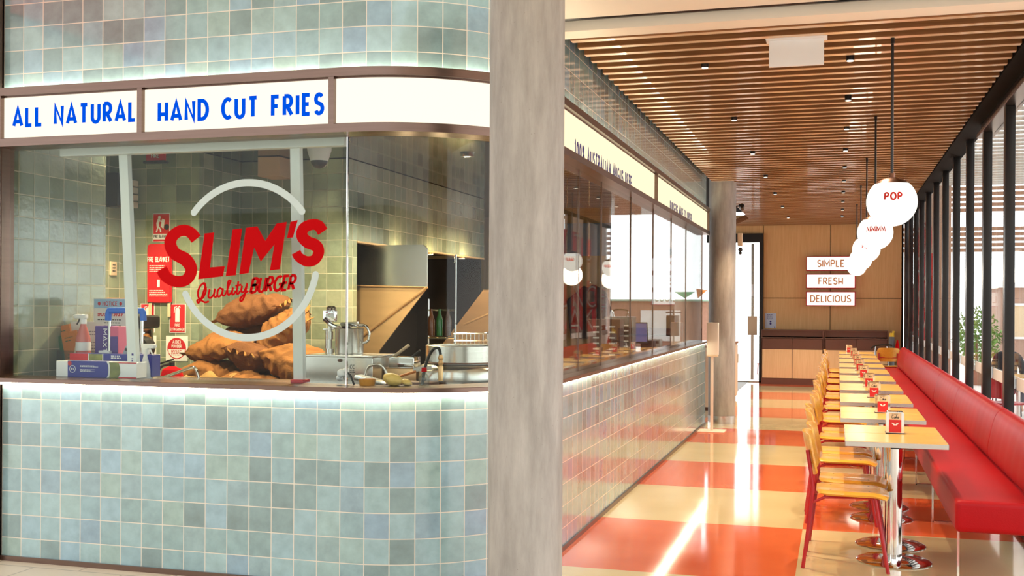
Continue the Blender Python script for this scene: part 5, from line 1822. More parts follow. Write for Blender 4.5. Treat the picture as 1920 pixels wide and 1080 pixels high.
bm = B(); box(bm, -0.2, -0.0, -0.16, 0.09, 0, 0.16, 0.004)
obj('casing', bm, plain('salmon_paint', (0.66, 0.44, 0.30), 0.6), t, smooth=False)

# fryer bay: steel splash panels, fryers, baskets
t = thing('splash_panel', 'tall steel splash panel coloured with warm reflections at the near end of the fryer bay', 'panel', (0, 8.90, 0))
bm = B(); prism(bm, [(-4.05, 1.72), (-3.385, 1.705), (-3.385, 2.03), (-3.42, 2.065), (-4.05, 2.065)], 0.02, plane_xz(0.0))
obj('upper_panel', bm, M['steel'], t, smooth=False)
bm = B(); prism(bm, [(-4.05, 1.715), (-3.385, 1.70), (-3.83, 1.15), (-3.86, 1.03), (-4.05, 1.03)], 0.015, plane_xz(0.012))
obj('lower_panel', bm, M['copper'], t, smooth=False)  # steel tinted copper, its warm reflection painted in
bm = B(); tube(bm, [(-4.05, -0.012, 1.712), (-3.385, -0.012, 1.70)], 0.008, 8); tube(bm, [(-3.385, -0.012, 1.70), (-3.98, -0.012, 1.28)], 0.012, 8)
obj('folded_edge', bm, M['copper'], t)
t = thing('splash_panel', 'second slanted steel splash panel deeper in the fryer bay beside the column', 'panel', (0, 10.5, 0))
bm = B(); prism(bm, [(-3.395, 1.70), (-3.83, 1.147), (-3.83, 1.0), (-2.95, 1.0), (-2.95, 1.70)], 0.015, plane_xz(0.0))
obj('lower_panel', bm, M['copper'], t, smooth=False)
bm = B(); tube(bm, [(-3.60, -0.012, 1.35), (-2.95, -0.012, 1.62)], 0.012, 8)
obj('folded_edge', bm, M['copper'], t)
for i in range(3):
    y0 = 8.95 + i * 0.52
    t = thing('deep_fryer', 'stainless deep fryer in the dark bay, %s from the tiled nook' % ('first', 'second', 'third')[i], 'fryer', (-4.3, y0, 0), 0, 'fryers in the bay')
    bm = B(); box(bm, -0.35, 0.35, 0, 0.5, 0.05, 0.92, 0.006)
    obj('body', bm, M['steel'], t, smooth=False)
    bm = B(); box(bm, -0.35, -0.28, 0, 0.5, 0.92, 1.28, 0.006)
    obj('splashback', bm, M['black'], t, smooth=False)
    bm = B(); box(bm, 0.351, 0.36, 0.05, 0.45, 0.1, 0.65, 0.003)
    d = obj('door', bm, M['steel'], t, smooth=False)
    bm = B(); tube(bm, [(0.38, 0.40, 0.40), (0.38, 0.40, 0.60)], 0.008, 8)
    obj('handle', bm, M['chrome'], d)
def wire_basket(label, loc, rz):
    t = thing('fry_basket', label, 'basket', loc, rz, 'fry baskets')
    bm = B()
    L_, W_, H_ = 0.30, 0.16, 0.13
    for z in (0, H_ / 2, H_):
        tube(bm, [(-L_ / 2, -W_ / 2, z), (L_ / 2, -W_ / 2, z), (L_ / 2, W_ / 2, z), (-L_ / 2, W_ / 2, z), (-L_ / 2, -W_ / 2, z)], 0.003 if z < H_ else 0.005, 6)
    for i in range(9):
        x = -L_ / 2 + L_ * i / 8
        tube(bm, [(x, -W_ / 2, H_), (x, -W_ / 2, 0), (x, W_ / 2, 0), (x, W_ / 2, H_)], 0.002, 5)
    for i in range(1, 5):
        y = -W_ / 2 + W_ * i / 5
        tube(bm, [(-L_ / 2, y, H_), (-L_ / 2, y, 0), (L_ / 2, y, 0), (L_ / 2, y, H_)], 0.002, 5)
    obj('wire_body', bm, M['chrome'], t)
    bm = B(); tube(bm, curve([(L_ / 2, 0, H_), (L_ / 2 + 0.08, 0, H_ + 0.05), (L_ / 2 + 0.25, 0, H_ + 0.09)], 4), 0.008, 8)
    obj('handle', bm, M['rubber'], t)
wire_basket('wire fry basket standing behind the round steel tub', (-3.18, 9.45, 1.16), R(20))
wire_basket('second wire fry basket stacked further along behind the steel tub', (-2.96, 9.75, 1.16), R(-15))
t = thing('fry_station', 'steel chip dump station with perforated tray behind the steel tub', 'counter', (-3.1, 9.6, 0))
bm = B(); box(bm, -0.30, 0.38, -0.5, 0.5, 0.05, 1.13, 0.006)
obj('body', bm, M['steel'], t, smooth=False)
bm = B(); box(bm, -0.30, 0.38, -0.5, 0.5, 1.13, 1.158, 0.004)
obj('tray', bm, M['copper'], t, smooth=False)
t = thing('bottle_rack', 'dark rack of hanging bottles and utensils in front of the fryer bay', 'rack', (-3.45, 9.35, 0))
bm = B()
for z in (1.25, 1.5):
    tube(bm, [(-0.10, 0, z), (0.16, 0, z)], 0.008, 8)
tube(bm, [(0.16, 0, 1.0), (0.16, 0, 2.0)], 0.010, 8); tube(bm, [(-0.10, 0, 1.0), (-0.10, 0, 1.6)], 0.010, 8)
obj('frame', bm, M['chrome'], t)
for i, x in enumerate((-0.06, 0.02, 0.10)):
    bm = B(); lathe(bm, [(0, 0), (0.03, 0), (0.032, 0.14), (0.014, 0.2), (0.012, 0.24), (0, 0.24)], 16, (x, -0.03, 1.27))
    obj('bottle', bm, plain('dark_bottle_%d' % i, ((0.05, 0.02, 0.01), (0.01, 0.05, 0.02), (0.03, 0.02, 0.02))[i], 0.08), t)

# chip cutter on its steel box
t = thing('steel_box', 'large stainless steel box standing on the worktop behind the curved glass', 'box', (-2.95, 6.34, 1.04))
bm = B(); box(bm, -0.235, 0.235, -0.14, 0.20, 0, 0.185, 0.008, seg=3)
obj('body', bm, M['steel'], t)
bm = B(); box(bm, -0.24, 0.24, -0.145, 0.205, 0.183, 0.195, 0.004)
obj('lid', bm, M['steel'], t)
bm = B(); sphere(bm, (0.02, -0.148, 0.165), 0.010, 12, 8, (1.4, 1, 1))
obj('latch', bm, M['bronze'], t)
bm = B(); text(bm, 'X CC', 0.022, fxz(0.06, -0.1408, 0.115), 0.12, 0.2, 1.0); lines(bm, 0.06, 0.12, [0.10, 0.09], 0.004, fxz(0, -0.1408, 0), 3)
obj('engraving', bm, M['black_ink'], t, smooth=False)
t = thing('chip_cutter', 'chrome lever potato chip cutter with round drum standing on the steel box', 'appliance', (-2.98, 6.44, 1.236))
bm = B(); lathe(bm, [(0, 0), (0.088, 0), (0.09, 0.008), (0.09, 0.155), (0.093, 0.16), (0.084, 0.16), (0.082, 0.02), (0, 0.02)], 40)
obj('drum', bm, M['steel'], t)
bm = B(); tube(bm, curve([(0.05, 0, 0.185), (0.11, 0, 0.178), (0.135, 0, 0.14), (0.130, 0, 0.085), (0.095, 0, 0.065)], 6), 0.008, 10)
obj('handle', bm, M['chrome'], t)
bm = B(); lathe(bm, [(0, 0.172), (0.088, 0.168), (0.09, 0.176), (0.03, 0.188), (0, 0.19)], 32); tube(bm, [(-0.05, -0.02, 0.185), (0.06, 0.0, 0.192)], 0.012, 8)
obj('lid', bm, M['chrome'], t)
bm = B(); cyl(bm, (-0.125, -0.02, 0.0), 0.012, 0.285, 16); cyl(bm, (-0.125, -0.02, 0.0), 0.026, 0.03, 18); cyl(bm, (-0.125, -0.02, 0.09), 0.020, 0.05, 18)
obj('column', bm, M['chrome'], t)
bm = B(); box(bm, -0.165, -0.085, -0.045, 0.005, 0.20, 0.275, 0.008); lathe(bm, [(0, 0.275), (0.03, 0.275), (0.034, 0.29), (0.02, 0.302), (0, 0.304)], 20, (-0.118, -0.02, 0))
obj('head', bm, M['chrome'], t)
bm = B(); tube(bm, curve([(-0.15, -0.05, 0.22), (-0.10, -0.05, 0.18), (-0.05, -0.04, 0.165), (0.02, -0.02, 0.175)], 5), 0.014, 10)
obj('lever', bm, M['chrome'], t)
bm = B(); cyl(bm, (-0.155, 0.02, 0.0), 0.022, 0.145, 18); box(bm, -0.185, -0.13, 0.0, 0.045, 0.145, 0.158, 0.003)
obj('side_tube', bm, M['steel'], t)
# round steel tub with hose
t = thing('potato_peeler', 'big round stainless peeler tub with an upright steel collar near the column', 'appliance', (-2.262, 6.55, 1.04))
bm = B(); lathe(bm, [(0, 0), (0.275, 0), (0.28, 0.02), (0.28, 0.10), (0.265, 0.125), (0.225, 0.145), (0, 0.145)], 56)
obj('drum', bm, M['steel'], t)
bm = B(); lathe(bm, [(0.225, 0.145), (0.225, 0.255), (0.219, 0.258), (0.213, 0.255), (0.213, 0.145)], 56)
obj('collar', bm, M['steel'], t)
bm = B(); lathe(bm, [(0.226, 0.146), (0.232, 0.149), (0.226, 0.156)], 56)
obj('gasket', bm, M['cabbrown'], t)
t = thing('rinse_hose', 'black rinse hose curving over to a copper spray nozzle in front of the peeler tub', 'hose', (-2.30, 6.12, 1.04))
bm = B(); tube(bm, curve([(-0.06, 0, 0.0), (-0.05, 0, 0.10), (-0.02, 0, 0.20), (0.015, 0, 0.25), (0.045, 0, 0.25), (0.055, 0, 0.215)], 7), 0.009, 12)
obj('hose_pipe', bm, M['rubber'], t)
bm = B(); lathe(bm, [(0, 0.06), (0.014, 0.06), (0.016, 0.14), (0.011, 0.15), (0.017, 0.165), (0.011, 0.18), (0.017, 0.195), (0.010, 0.215), (0, 0.215)], 18, (0.056, 0, 0))
obj('nozzle', bm, M['copper'], t)
# small things on the worktop
for i, (x, y, sx, sy, sz, lab) in enumerate(((-2.361, 5.672, 0.058, 0.040, 0.034, 'large peeled potato on the ledge behind the curved glass'), (-2.290, 5.695, 0.034, 0.026, 0.018, 'small peeled potato on the ledge near the red capped bottle'))):
    bm = B()
    bmesh.ops.create_icosphere(bm, subdivisions=4, radius=1)
    for v in bm.verts:
        v.co *= 1 + 0.10 * noise.noise(v.co * 1.6 + Vector((i * 5, 0, 0)))
    bmesh.ops.transform(bm, matrix=Matrix.Rotation(R(14), 4, 'Y') @ Matrix.Diagonal((sx, sy, sz, 1)), verts=bm.verts)
    o = obj('potato', bm, M['potato']); o.location = (x, y, 1.10 + sz * 1.0)
    tag(o, lab, 'potato', 'peeled potatoes')
t = thing('sauce_bottle', 'clear bottle with a bright red cap on the ledge by the curved glass', 'bottle', (-2.200, 5.735, 1.10))
bm = B(); lathe(bm, [(0, 0), (0.028, 0), (0.030, 0.03), (0.027, 0.05), (0.012, 0.07), (0.011, 0.078), (0, 0.078)], 20)
obj('bottle', bm, M['plasticclear'], t)
bm = B(); cyl(bm, (0, 0, 0.076), 0.016, 0.024, 18, 0.014)
obj('cap', bm, M['vinyl_red'], t)
t = thing('steel_tray', 'tilted stainless tray with a looped handle beside the large potato', 'tray', (-2.62, 5.98, 1.085))
bm = B(); box(bm, -0.10, 0.10, -0.05, 0.05, 0, 0.03, 0.006, M4=Matrix.Rotation(R(12), 4, 'Y'))
obj('pan', bm, M['steel'], t)
bm = B(); tube(bm, curve([(-0.02, -0.05, 0.05), (0.0, -0.05, 0.10), (0.06, -0.05, 0.115), (0.10, -0.05, 0.09), (0.12, -0.05, 0.03)], 6), 0.008, 10)
obj('handle', bm, M['steel'], t)
t = thing('steel_pan', 'small steel pan with a wooden handled scraper behind the tilted tray', 'pan', (-2.62, 6.45, 1.04))
bm = B(); box(bm, -0.07, 0.10, -0.06, 0.06, 0.11, 0.185, 0.01, seg=3)
obj('pan', bm, M['chrome'], t)
bm = B(); box(bm, -0.08, 0.12, -0.07, 0.07, 0.0, 0.11, 0.006)
obj('stand', bm, M['copper'], t)
bm = B(); tube(bm, [(-0.06, 0, 0.18), (0.05, -0.02, 0.255)], 0.010, 8)
obj('scraper', bm, M['cardbeige'], t)
bm = B(); tube(bm, [(0.07, -0.02, 0.18), (0.13, -0.03, 0.225)], 0.007, 8)
obj('pan_handle', bm, M['rubber'], t)
t = thing('vegetable_knife', 'orange handled knife lying by the steel tray', 'knife', (-2.50, 6.25, 1.10))
bm = B(); tube(bm, [(-0.09, 0, 0.0), (0.05, 0, 0.045)], 0.008, 8)
obj('handle', bm, M['orangecard'], t)
bm = B(); box(bm, 0.04, 0.16, -0.002, 0.002, 0.035, 0.062, 0.0, M4=Matrix.Rotation(R(-8), 4, 'Y'))
obj('blade', bm, M['steel'], t, smooth=False)
t = thing('tray_stack', 'stack of dark trays under the orange knife', 'tray', (-2.44, 6.22, 1.04))
bm = B(); box(bm, -0.15, 0.14, -0.08, 0.08, 0, 0.02, 0.004); box(bm, -0.14, 0.13, -0.075, 0.075, 0.022, 0.045, 0.004)
obj('trays', bm, M['cabbrown'], t)
t = thing('plastic_bag', 'crumpled white plastic bag with a dark cable clipped at the glass joint', 'bag', (-2.652, 5.645, 1.10))
bm = B()
for a in range(7):
    sphere(bm, (0.025 * cos(a * 0.9), 0.012 * sin(a * 2.1), 0.055 + 0.024 * sin(a * 1.3)), 0.017 + 0.003 * (a % 3), 12, 8, (1, 0.8, 0.9))
obj('bag', bm, M['white'], t)
bm = B(); tube(bm, curve([(0.03, -0.01, 0.07), (0.055, -0.012, 0.05), (0.07, -0.012, 0.015), (0.075, -0.01, 0.002)], 5), 0.006, 8)
obj('cable', bm, M['rubber'], t)
t = thing('orange_tub', 'small amber plastic tub on the ledge by the glass joint', 'tub', (-2.505, 5.650, 1.10))
bm = B(); lathe(bm, [(0, 0), (0.042, 0), (0.048, 0.035), (0.044, 0.035), (0.039, 0.006), (0, 0.006)], 28)
obj('tub', bm, plain('amber_plastic', (0.70, 0.28, 0.03), 0.2), t)

# corridor side counter: tills, racks, cups
def till(label, loc, rz):
    t = thing('till', label, 'till', loc, rz, 'tills on the corridor counter')
    bm = B(); box(bm, -0.09, 0.09, -0.09, 0.09, 0, 0.02, 0.005); box(bm, -0.02, 0.02, -0.02, 0.02, 0.02, 0.16)
    obj('stand', bm, M['black'], t)
    bm = B(); box(bm, -0.17, 0.17, -0.015, 0.015, 0.12, 0.36, 0.006, M4=Matrix.Rotation(R(-14), 4, 'X'))
    obj('monitor', bm, M['black'], t)
    bm = B(); quad(bm, fxz(0, -0.0158, 0), -0.155, 0.155, 0.135, 0.345)
    bmesh.ops.transform(bm, matrix=Matrix.Rotation(R(-14), 4, 'X'), verts=bm.verts)
    obj('screen', bm, M['screen'], t, smooth=False)
    return t
till('till with a lit screen on the corridor counter', (-2.2, 12.3, 1.01), R(20))
for i, (x, y, w, h, lab) in enumerate(((-2.2, 10.75, 0.16, 0.44, 'tall dark wire cup rack on the corridor counter'), (-2.2, 11.5, 0.15, 0.46, 'tall steel cup dispenser with a loop handle on the corridor counter'))):
    t = thing('cup_rack', lab, 'rack', (x, y, 1.01), 0, 'racks on the corridor counter')
    bm = B(); box(bm, -w, w, -0.10, 0.10, 0.0, h * 0.92, 0.004)
    obj('case', bm, M['cabbrown'] if i == 0 else M['steel'], t, smooth=False)
    bm = B()
    for j in range(6):
        for s in (-0.5, 0.5):
            box(bm, s * w - 0.03, s * w + 0.03, -0.103, -0.10, 0.05 + j * 0.055, 0.065 + j * 0.055)
    obj('slots', bm, M['white'], t, smooth=False)
    if i:
        bm = B(); tube(bm, curve([(-0.07, 0, h * 0.92), (-0.07, 0, h + 0.03), (0.07, 0, h + 0.03), (0.07, 0, h * 0.92)], 6), 0.008, 8)
        obj('handle', bm, M['chrome'], t)
for i, (y, lab) in enumerate(((13.0, 'small black printer beside the till'), (13.5, 'small white card reader box beyond the till'))):
    t = thing('counter_box', lab, 'printer', (-2.15, y, 1.01))
    bm = B(); box(bm, -0.08, 0.08, -0.08, 0.08, 0, 0.13, 0.01)
    obj('case', bm, M['black'] if i == 0 else M['white'], t)
    bm = B(); box(bm, -0.06, 0.06, -0.083, -0.078, 0.08, 0.11)
    obj('slot', bm, M['blackmatte'], t, smooth=False)
t = thing('tool_rail', 'steel bracket with utensils at the far end of the corridor counter', 'rack', (-1.98, 13.9, 1.01))
bm = B(); tube(bm, [(0, 0, 0), (0, 0, 0.5)], 0.012, 8); tube(bm, [(-0.1, 0, 0.46), (0.1, 0, 0.46)], 0.008, 8)
obj('post', bm, M['cabbrown'], t)
bm = B(); box(bm, -0.09, 0.07, -0.03, 0.03, 0.16, 0.42, 0.008)
obj('holder', bm, M['cabbrown'], t)

# things on the timber end wall, seen through the corridor glass
t = thing('sky_reflection_panel', 'pale blue panel painted as the sky reflection, high on the timber end wall of the kitchen', 'board', (-3.28, 14.6, 2.22))
bm = B(); box(bm, -0.40, 0.36, -0.03, -0.004, 0, 0.44, 0.004)
obj('panel', bm, plain('pale_sky_reflection', (0.36, 0.44, 0.62), 0.4), t, smooth=False)  # sky reflection of the corridor glass, coloured onto an added panel
bm = B()
for i in range(5):
    box(bm, -0.41 + i * 0.155, -0.40 + i * 0.155, -0.035, -0.03, 0, 0.44)
obj('divider', bm, M['steel'], t, smooth=False)
t = thing('hanging_apron', 'black apron hanging on the timber end wall of the kitchen', 'apron', (-3.22, 14.58, 1.0))
bm = B(); prism(bm, [(-0.24, 0.10), (-0.30, 0.62), (-0.06, 0.82), (0.0, 0.78), (0.06, 0.84), (0.24, 0.74), (0.31, 0.50), (0.22, 0.10)], 0.04, plane_xz(-0.02))
bmesh.ops.bevel(bm, geom=bm.edges[:], offset=0.012, segments=2, affect='EDGES')
obj('cloth', bm, M['cloth'], t)
bm = B(); tube(bm, [(0.03, 0.02, 0.86), (0.03, -0.04, 0.86)], 0.012, 8)
obj('hook', bm, M['steel'], t)

for i, y in enumerate((9.5, 10.4, 11.4)):  # lamps added to brighten the fryer bay panels
    t = thing('added_lamp', 'small warm fill lamp added under the tiled bulkhead, %s along the fryer bay' % ('first', 'second', 'third')[i], 'lamp', (-3.94, y, 2.05), 0, 'added fill lamps')
    bm = B(); lathe(bm, [(0, 0.018), (0.04, 0.018), (0.045, 0.004), (0, 0.004)], 20)
    obj('shade', bm, M['steel'], t)
    bm = B(); cyl(bm, (0, 0, 0), 0.034, 0.004, 20)
    obj('lamp', bm, M['lampdisc'], t)
    L = bpy.data.lights.new('bay_fill', 'POINT')
    L.energy, L.color, L.shadow_soft_size = 8, (1, 0.70, 0.38), 0.04
    lo = bpy.data.objects.new('bay_fill', L); COL.objects.link(lo); lo.location = (-3.80, y - 0.1, 2.0)

# ================================================================ OUTSIDE
GZ = -0.25
bm = B(); box(bm, 1.36, 40, 6.2, 60, GZ - 0.1, GZ); box(bm, -30, 1.36, 23.32, 60, GZ - 0.1, GZ + 0.2); box(bm, 7.0, 40, -20, 6.2, GZ - 0.1, GZ)
struct(obj('ground', bm, M['outground'], smooth=False), 'bright paved terrace outside the windows')
bm = B(); box(bm, -30, -6.25, 5.8, 60, GZ - 0.1, GZ + 0.2)
struct(obj('ground_far', bm, M['outground'], smooth=False))
# kitchen end wall
bm = B(); box(bm, -5.75, -2.95, 14.6, 14.7, 0, 2.77)
struct(obj('wall_kitchen_end', bm, M['panelwood'], smooth=False), 'timber end wall of the kitchen')
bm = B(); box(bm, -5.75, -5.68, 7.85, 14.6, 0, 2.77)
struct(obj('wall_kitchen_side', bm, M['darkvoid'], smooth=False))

# terrace awning of white battens
t = thing('terrace_awning', 'white batten awning over the terrace outside the near windows', 'awning', (0, 0, 0))
bm = B()
y = 7.0
while y < 19.5:
    box(bm, 1.5, 5.2, y, y + 0.22, 3.55, 3.562)
    y += 0.33
obj('battens', bm, M['awning'], t, smooth=False)
bm = B()
for x in (1.5, 3.3, 5.1):
    box(bm, x, x + 0.08, 6.95, 19.5, 3.562, 3.66)
obj('beams', bm, M['awning'], t, smooth=False)
bm = B(); box(bm, 1.40, 1.48, 6.95, 19.5, 3.40, 3.62)
obj('gutter', bm, M['white'], t, smooth=False)
for y in (9.0, 19.3):
    bm = B(); box(bm, 5.1, 5.2, y, y + 0.1, GZ, 3.6)
    obj('post', bm, M['awning'], t, smooth=False)
t = thing('louvre_screen', 'brown timber louvre screen across the far side of the terrace', 'screen', (0, 0, 0))
bm = B()
for z in range(11):
    box(bm, 1.6, 12.0, 31.0, 31.05, 4.05 + z * 0.14, 4.14 + z * 0.14)
for z in range(5):
    box(bm, 1.6, 12.0, 31.0, 31.05, 3.0 + z * 0.14, 3.09 + z * 0.14)
obj('slats', bm, M['terracotta'], t, smooth=False)
for x in (1.7, 5.0, 8.5, 11.9):
    bm = B(); box(bm, x, x + 0.12, 31.06, 31.16, GZ, 5.6)
    obj('post', bm, M['terracotta'], t, smooth=False)
# tan building at the end of the terrace and the one opposite
t = thing('tan_pier', 'tan clad wall pier beside the window wall at its far end', 'pier', (0, 0, 0))
bm = B()
for i in range(2):
    box(bm, 1.50 + i * 0.28, 1.77 + i * 0.28, 22.3, 22.42, GZ, 4.3, 0.004, seg=1)
obj('cladding', bm, plain('tan_cladding', (0.38, 0.24, 0.17), 0.7), t, smooth=False)
bm = B(); box(bm, 1.50, 2.05, 22.42, 24.0, GZ, 4.3)
obj('core', bm, M['terracotta'], t, smooth=False)
t = thing('cafe_building', 'low brown cafe frontage with pale window frames across the terrace', 'building', (6.0, 42.0, 0))
bm = B(); box(bm, -0.5, 6.5, 0, 3.0, GZ, 2.25)
obj('wall', bm, plain('brown_render', (0.46, 0.29, 0.22), 0.8), t, smooth=False)
bm = B(); box(bm, -0.7, 6.7, -0.2, 3.0, 2.25, 2.5)
obj('parapet', bm, M['white'], t, smooth=False)
for i in range(3):
    x0 = -0.2 + i * 2.3
    bm = B()
    box(bm, x0, x0 + 1.8, -0.08, 0.0, 0.45, 0.53); box(bm, x0, x0 + 1.8, -0.08, 0.0, 1.62, 1.70); box(bm, x0, x0 + 0.08, -0.08, 0.0, 0.45, 1.70); box(bm, x0 + 1.72, x0 + 1.8, -0.08, 0.0, 0.45, 1.70)
    w = obj('window', bm, M['white'], t, smooth=False)
    bm = B(); box(bm, x0 + 0.08, x0 + 1.72, -0.04, -0.02, 0.53, 1.62)
    obj('pane', bm, M['cardbeige'], w, smooth=False)
# row of shops beyond the kitchen, seen through the corridor glass
t = thing('street_shop', 'rust brick shop across the street with a small green awning seen through the corridor glass', 'building', (-6.5, 36, 0))
bm = B(); box(bm, -7, 2.5, 0, 3, 0, 1.70)
obj('wall', bm, plain('rust_brick', (0.40, 0.21, 0.14), 0.8, 0, 0.25, 12), t, smooth=False)
bm = B(); box(bm, -7, 2.5, -0.12, 3, 1.70, 1.76)
obj('cornice', bm, plain('sage_paint', (0.35, 0.52, 0.40), 0.7), t, smooth=False)
bm = B(); prism(bm, [(1.45, 2.0), (2.1, 2.0), (1.78, 1.80)], 0.1, plane_xz(-0.3))
obj('awning', bm, M['green'], t, smooth=False)
bm = B(); prism(bm, [(2.15, 2.1), (2.5, 2.06), (2.2, 1.80)], 0.1, plane_xz(-0.3))
obj('pennant', bm, M['orangecard'], t, smooth=False)
for i in range(4):
    bm = B(); box(bm, -6.3 + i * 2.2, -5.0 + i * 2.2, -0.06, 0.0, 0.4, 1.4)
    obj('window', bm, M['outwall'], t, smooth=False)

# red channel letters on the window wall, read from the terrace
for s, y0, w, z0, h, lab in (('GET U', 18.85, 2.9, 2.46, 0.42, 'top'), ('JUR.', 18.0, 4.4, 1.99, 0.41, 'second'), ('AUNCE', 17.75, 5.4, 1.53, 0.40, 'third'), ('NAKE.', 18.7, 4.6, 1.07, 0.40, 'bottom')):
    t = thing('red_lettering', 'tall red letters facing the terrace outside the far windows, %s row' % lab, 'lettering', (0, 0, 0), 0, 'rows of red letters on the windows')
    for part, mt, st, x0, dp in (('letters', M['signred'], 0.28, 1.36, 0.08), ('letter_faces', M['paper'], 0.12, 1.441, 0.003), ('letter_backs', M['paper'], 0.09, 1.356, 0.003)):
        bm = B()
        text(bm, s, h, lambda a, b, c, x0=x0, y0=y0, z0=z0: Vector((x0 + c, y0 + a, z0 + b)), st, 0.25, 1.0, width=w, t=dp)
        obj(part, bm, mt, t, smooth=False)

# black market umbrella, closed tables, plants
def terrace_set(x, y, lab, red):
    t = thing('terrace_table', 'small terrace table ' + lab, 'table', (x, y, GZ), 0, 'terrace tables outside')
    bm = B(); cyl(bm, (0, 0, 0.70), 0.36, 0.03, 28)
    obj('table_top', bm, M['tablewood'], t)
    bm = B(); cyl(bm, (0, 0, 0.02), 0.03, 0.69, 14)
    obj('pole', bm, M['steel'], t)
    bm = B(); cyl(bm, (0, 0, 0), 0.22, 0.02, 24)
    obj('base', bm, M['steel'], t)
def terrace_chair(x, y, rz, lab, m):
    t = thing('terrace_chair', lab, 'chair', (x, y, GZ), rz, 'terrace chairs outside')
    bm = B(); box(bm, -0.21, 0.21, -0.21, 0.21, 0.43, 0.46, 0.01)
    obj('seat', bm, m, t)
    bm = B(); box(bm, -0.23, -0.20, -0.20, 0.20, 0.52, 0.85, 0.012)
    obj('backrest', bm, m, t)
    for sx in (-0.19, 0.19):
        for sy in (-0.18, 0.18):
            bm = B(); tube(bm, [(sx * 1.1, sy * 1.1, 0), (sx, sy, 0.44)] if sx > 0 else [(sx * 1.15, sy * 1.1, 0), (sx, sy, 0.44), (sx * 1.1, sy, 0.84)], 0.011, 8)
            obj('leg', bm, m, t)
terrace_set(2.75, 19.0, 'in front of the seated person', 0)
terrace_set(2.6, 14.2, 'nearest the camera outside the windows', 0)
terrace_chair(2.72, 20.05, R(-90), 'dark terrace chair with a person sitting in it', M['black'])
terrace_chair(2.3, 17.0, R(30), 'red terrace chair outside the middle windows', M['red'])
terrace_chair(2.6, 13.3, R(90), 'red terrace chair at the nearest terrace table', M['red'])
terrace_chair(-1.55, 26.5, R(200), 'red chair outside the far glass door', M['red'])
def bush(label, c, r, seed, name='potted_shrub'):
    rr = random.Random(seed)
    t = thing(name, label, 'plant', c, 0, 'terrace shrubs')
    bm = B()
    for i in range(900):
        a, b = rr.random() * 2 * pi, math.acos(2 * rr.random() - 1)
        q = r * (0.55 + 0.45 * rr.random())
        p = Vector((q * sin(b) * cos(a), q * sin(b) * sin(a), 0.55 + r + q * cos(b) * 1.3))
        d = Vector((rr.random() - 0.5, rr.random() - 0.5, rr.random() - 0.5)).normalized() * 0.07
        e = d.cross(Vector((rr.random(), rr.random(), rr.random()))).normalized() * 0.025
        bm.faces.new([bm.verts.new(p - d), bm.verts.new(p + e), bm.verts.new(p + d), bm.verts.new(p - e)])
    obj('foliage', bm, M['leaf'], t, smooth=False)
    bm = B(); tube(bm, [(0, 0, 0.4), (0, 0, 0.6 + r)], 0.03, 8)
    obj('stem', bm, M['terracotta'], t)
    bm = B(); lathe(bm, [(0, 0), (0.18, 0), (0.24, 0.45), (0.21, 0.45), (0.2, 0.40), (0, 0.40)], 24)
    obj('pot', bm, M['terracotta'], t)
bush('leafy green shrub in a brown pot outside the middle windows', (3.1, 27.6, GZ), 0.55, 3)
bush('second leafy shrub in a brown pot by the cafe frontage', (8.6, 26.0, GZ), 0.6, 5)

# seated person on the terrace, seen from behind
t = thing('person', 'grey haired person in a dark top sitting on the terrace, back to the window', 'person', (2.72, 20.0, GZ), R(-20))
def skinned(name, joints, edges, mat, root=0):
    me = bpy.data.meshes.new(name)
    me.from_pydata([j[0] for j in joints], edges, [])
    o = bpy.data.objects.new(name, me)
    COL.objects.link(o)
    md = o.modifiers.new('skin', 'SKIN')
    sv = me.skin_vertices[0].data
    for i, j in enumerate(joints):
        r = j[1]
        sv[i].radius = (r, r) if not isinstance(r, tuple) else r
        sv[i].use_root = (i == root)
    md.use_smooth_shade = True
    o.modifiers.new('sub', 'SUBSURF').levels = 2
    o.modifiers['sub'].render_levels = 2
    me.materials.append(mat)
    return o
J = [((0, 0, 0.52), (0.15, 0.12)), ((0, 0.02, 0.70), (0.15, 0.11)), ((0, 0.03, 0.90), (0.17, 0.11)), ((0, 0.04, 1.00), (0.12, 0.08)), ((0, 0.05, 1.08), 0.055),
     ((0, 0.06, 1.14), 0.06), ((0, 0.075, 1.24), 0.088), ((0, 0.07, 1.31), 0.06),
     ((-0.17, 0.05, 0.98), 0.06), ((-0.23, 0.08, 0.74), 0.045), ((-0.16, 0.28, 0.72), 0.036), ((-0.13, 0.34, 0.73), 0.032),
     ((0.17, 0.05, 0.98), 0.06), ((0.23, 0.08, 0.74), 0.045), ((0.16, 0.28, 0.72), 0.036), ((0.13, 0.34, 0.73), 0.032),
     ((-0.10, 0.0, 0.50), 0.10), ((-0.12, 0.40, 0.52), 0.07), ((-0.12, 0.42, 0.10), 0.045), ((-0.12, 0.55, 0.05), 0.04),
     ((0.10, 0.0, 0.50), 0.10), ((0.12, 0.40, 0.52), 0.07), ((0.12, 0.42, 0.10), 0.045), ((0.12, 0.55, 0.05), 0.04)]
Ed = [(0, 1), (1, 2), (2, 3), (3, 4), (4, 5), (5, 6), (6, 7), (3, 8), (8, 9), (9, 10), (10, 11), (3, 12), (12, 13), (13, 14), (14, 15), (0, 16), (16, 17), (17, 18), (18, 19), (0, 20), (20, 21), (21, 22), (22, 23)]
b_ = skinned('body', J, Ed, M['skin']); b_.parent = t
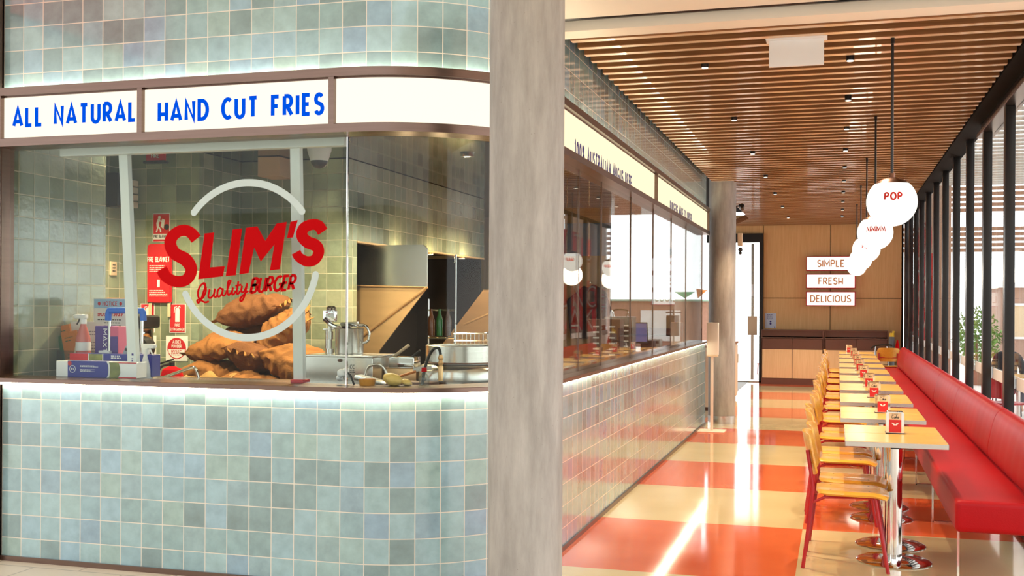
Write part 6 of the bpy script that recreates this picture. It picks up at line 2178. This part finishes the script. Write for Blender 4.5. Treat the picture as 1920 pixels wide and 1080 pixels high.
JT = [((0, 0, 0.50), (0.165, 0.135)), ((0, 0.02, 0.70), (0.165, 0.125)), ((0, 0.03, 0.90), (0.185, 0.125)), ((0, 0.04, 1.02), (0.12, 0.085)),
      ((-0.17, 0.05, 0.98), 0.072), ((-0.235, 0.08, 0.74), 0.058), ((-0.17, 0.25, 0.72), 0.048), ((0.17, 0.05, 0.98), 0.072), ((0.235, 0.08, 0.74), 0.058), ((0.17, 0.25, 0.72), 0.048)]
b_ = skinned('top', JT, [(0, 1), (1, 2), (2, 3), (3, 4), (4, 5), (5, 6), (3, 7), (7, 8), (8, 9)], M['cloth']); b_.parent = t
JL = [((0, 0, 0.52), (0.17, 0.13)), ((-0.10, 0.02, 0.50), 0.115), ((-0.12, 0.41, 0.52), 0.085), ((-0.12, 0.43, 0.12), 0.06), ((0.10, 0.02, 0.50), 0.115), ((0.12, 0.41, 0.52), 0.085), ((0.12, 0.43, 0.12), 0.06)]
b_ = skinned('trousers', JL, [(0, 1), (1, 2), (2, 3), (0, 4), (4, 5), (5, 6)], M['jeans']); b_.parent = t
bm = B(); sphere(bm, (0, 0.062, 1.255), 0.105, 24, 16, (0.92, 1.0, 1.05)); bmesh.ops.delete(bm, geom=[v for v in bm.verts if v.co.y > 0.10 and v.co.z < 1.31], context='VERTS')
obj('hair', bm, M['hair'], t)
for s in (-1, 1):
    bm = B(); sphere(bm, (s * 0.095, 0.085, 1.225), 0.03, 10, 8, (0.4, 0.7, 1.1))
    obj('ear', bm, M['skin'], t)
bm = B(); sphere(bm, (0, 0.175, 1.22), 0.02, 10, 8, (0.8, 1, 1.3)); sphere(bm, (-0.035, 0.158, 1.25), 0.012, 8, 6); sphere(bm, (0.035, 0.158, 1.25), 0.012, 8, 6); sphere(bm, (0, 0.162, 1.175), 0.02, 10, 6, (1.3, 0.5, 0.35))
obj('face', bm, M['skin'], t)

# the hall on the camera's side: unseen wall, added to darken the glass reflections
bm = B(); box(bm, -14, 10, -9.2, -9.0, 0, 3.4)
struct(obj('wall_hall_unseen', bm, plain('hall_wall_unseen', (0.30, 0.28, 0.25), 0.8), smooth=False))
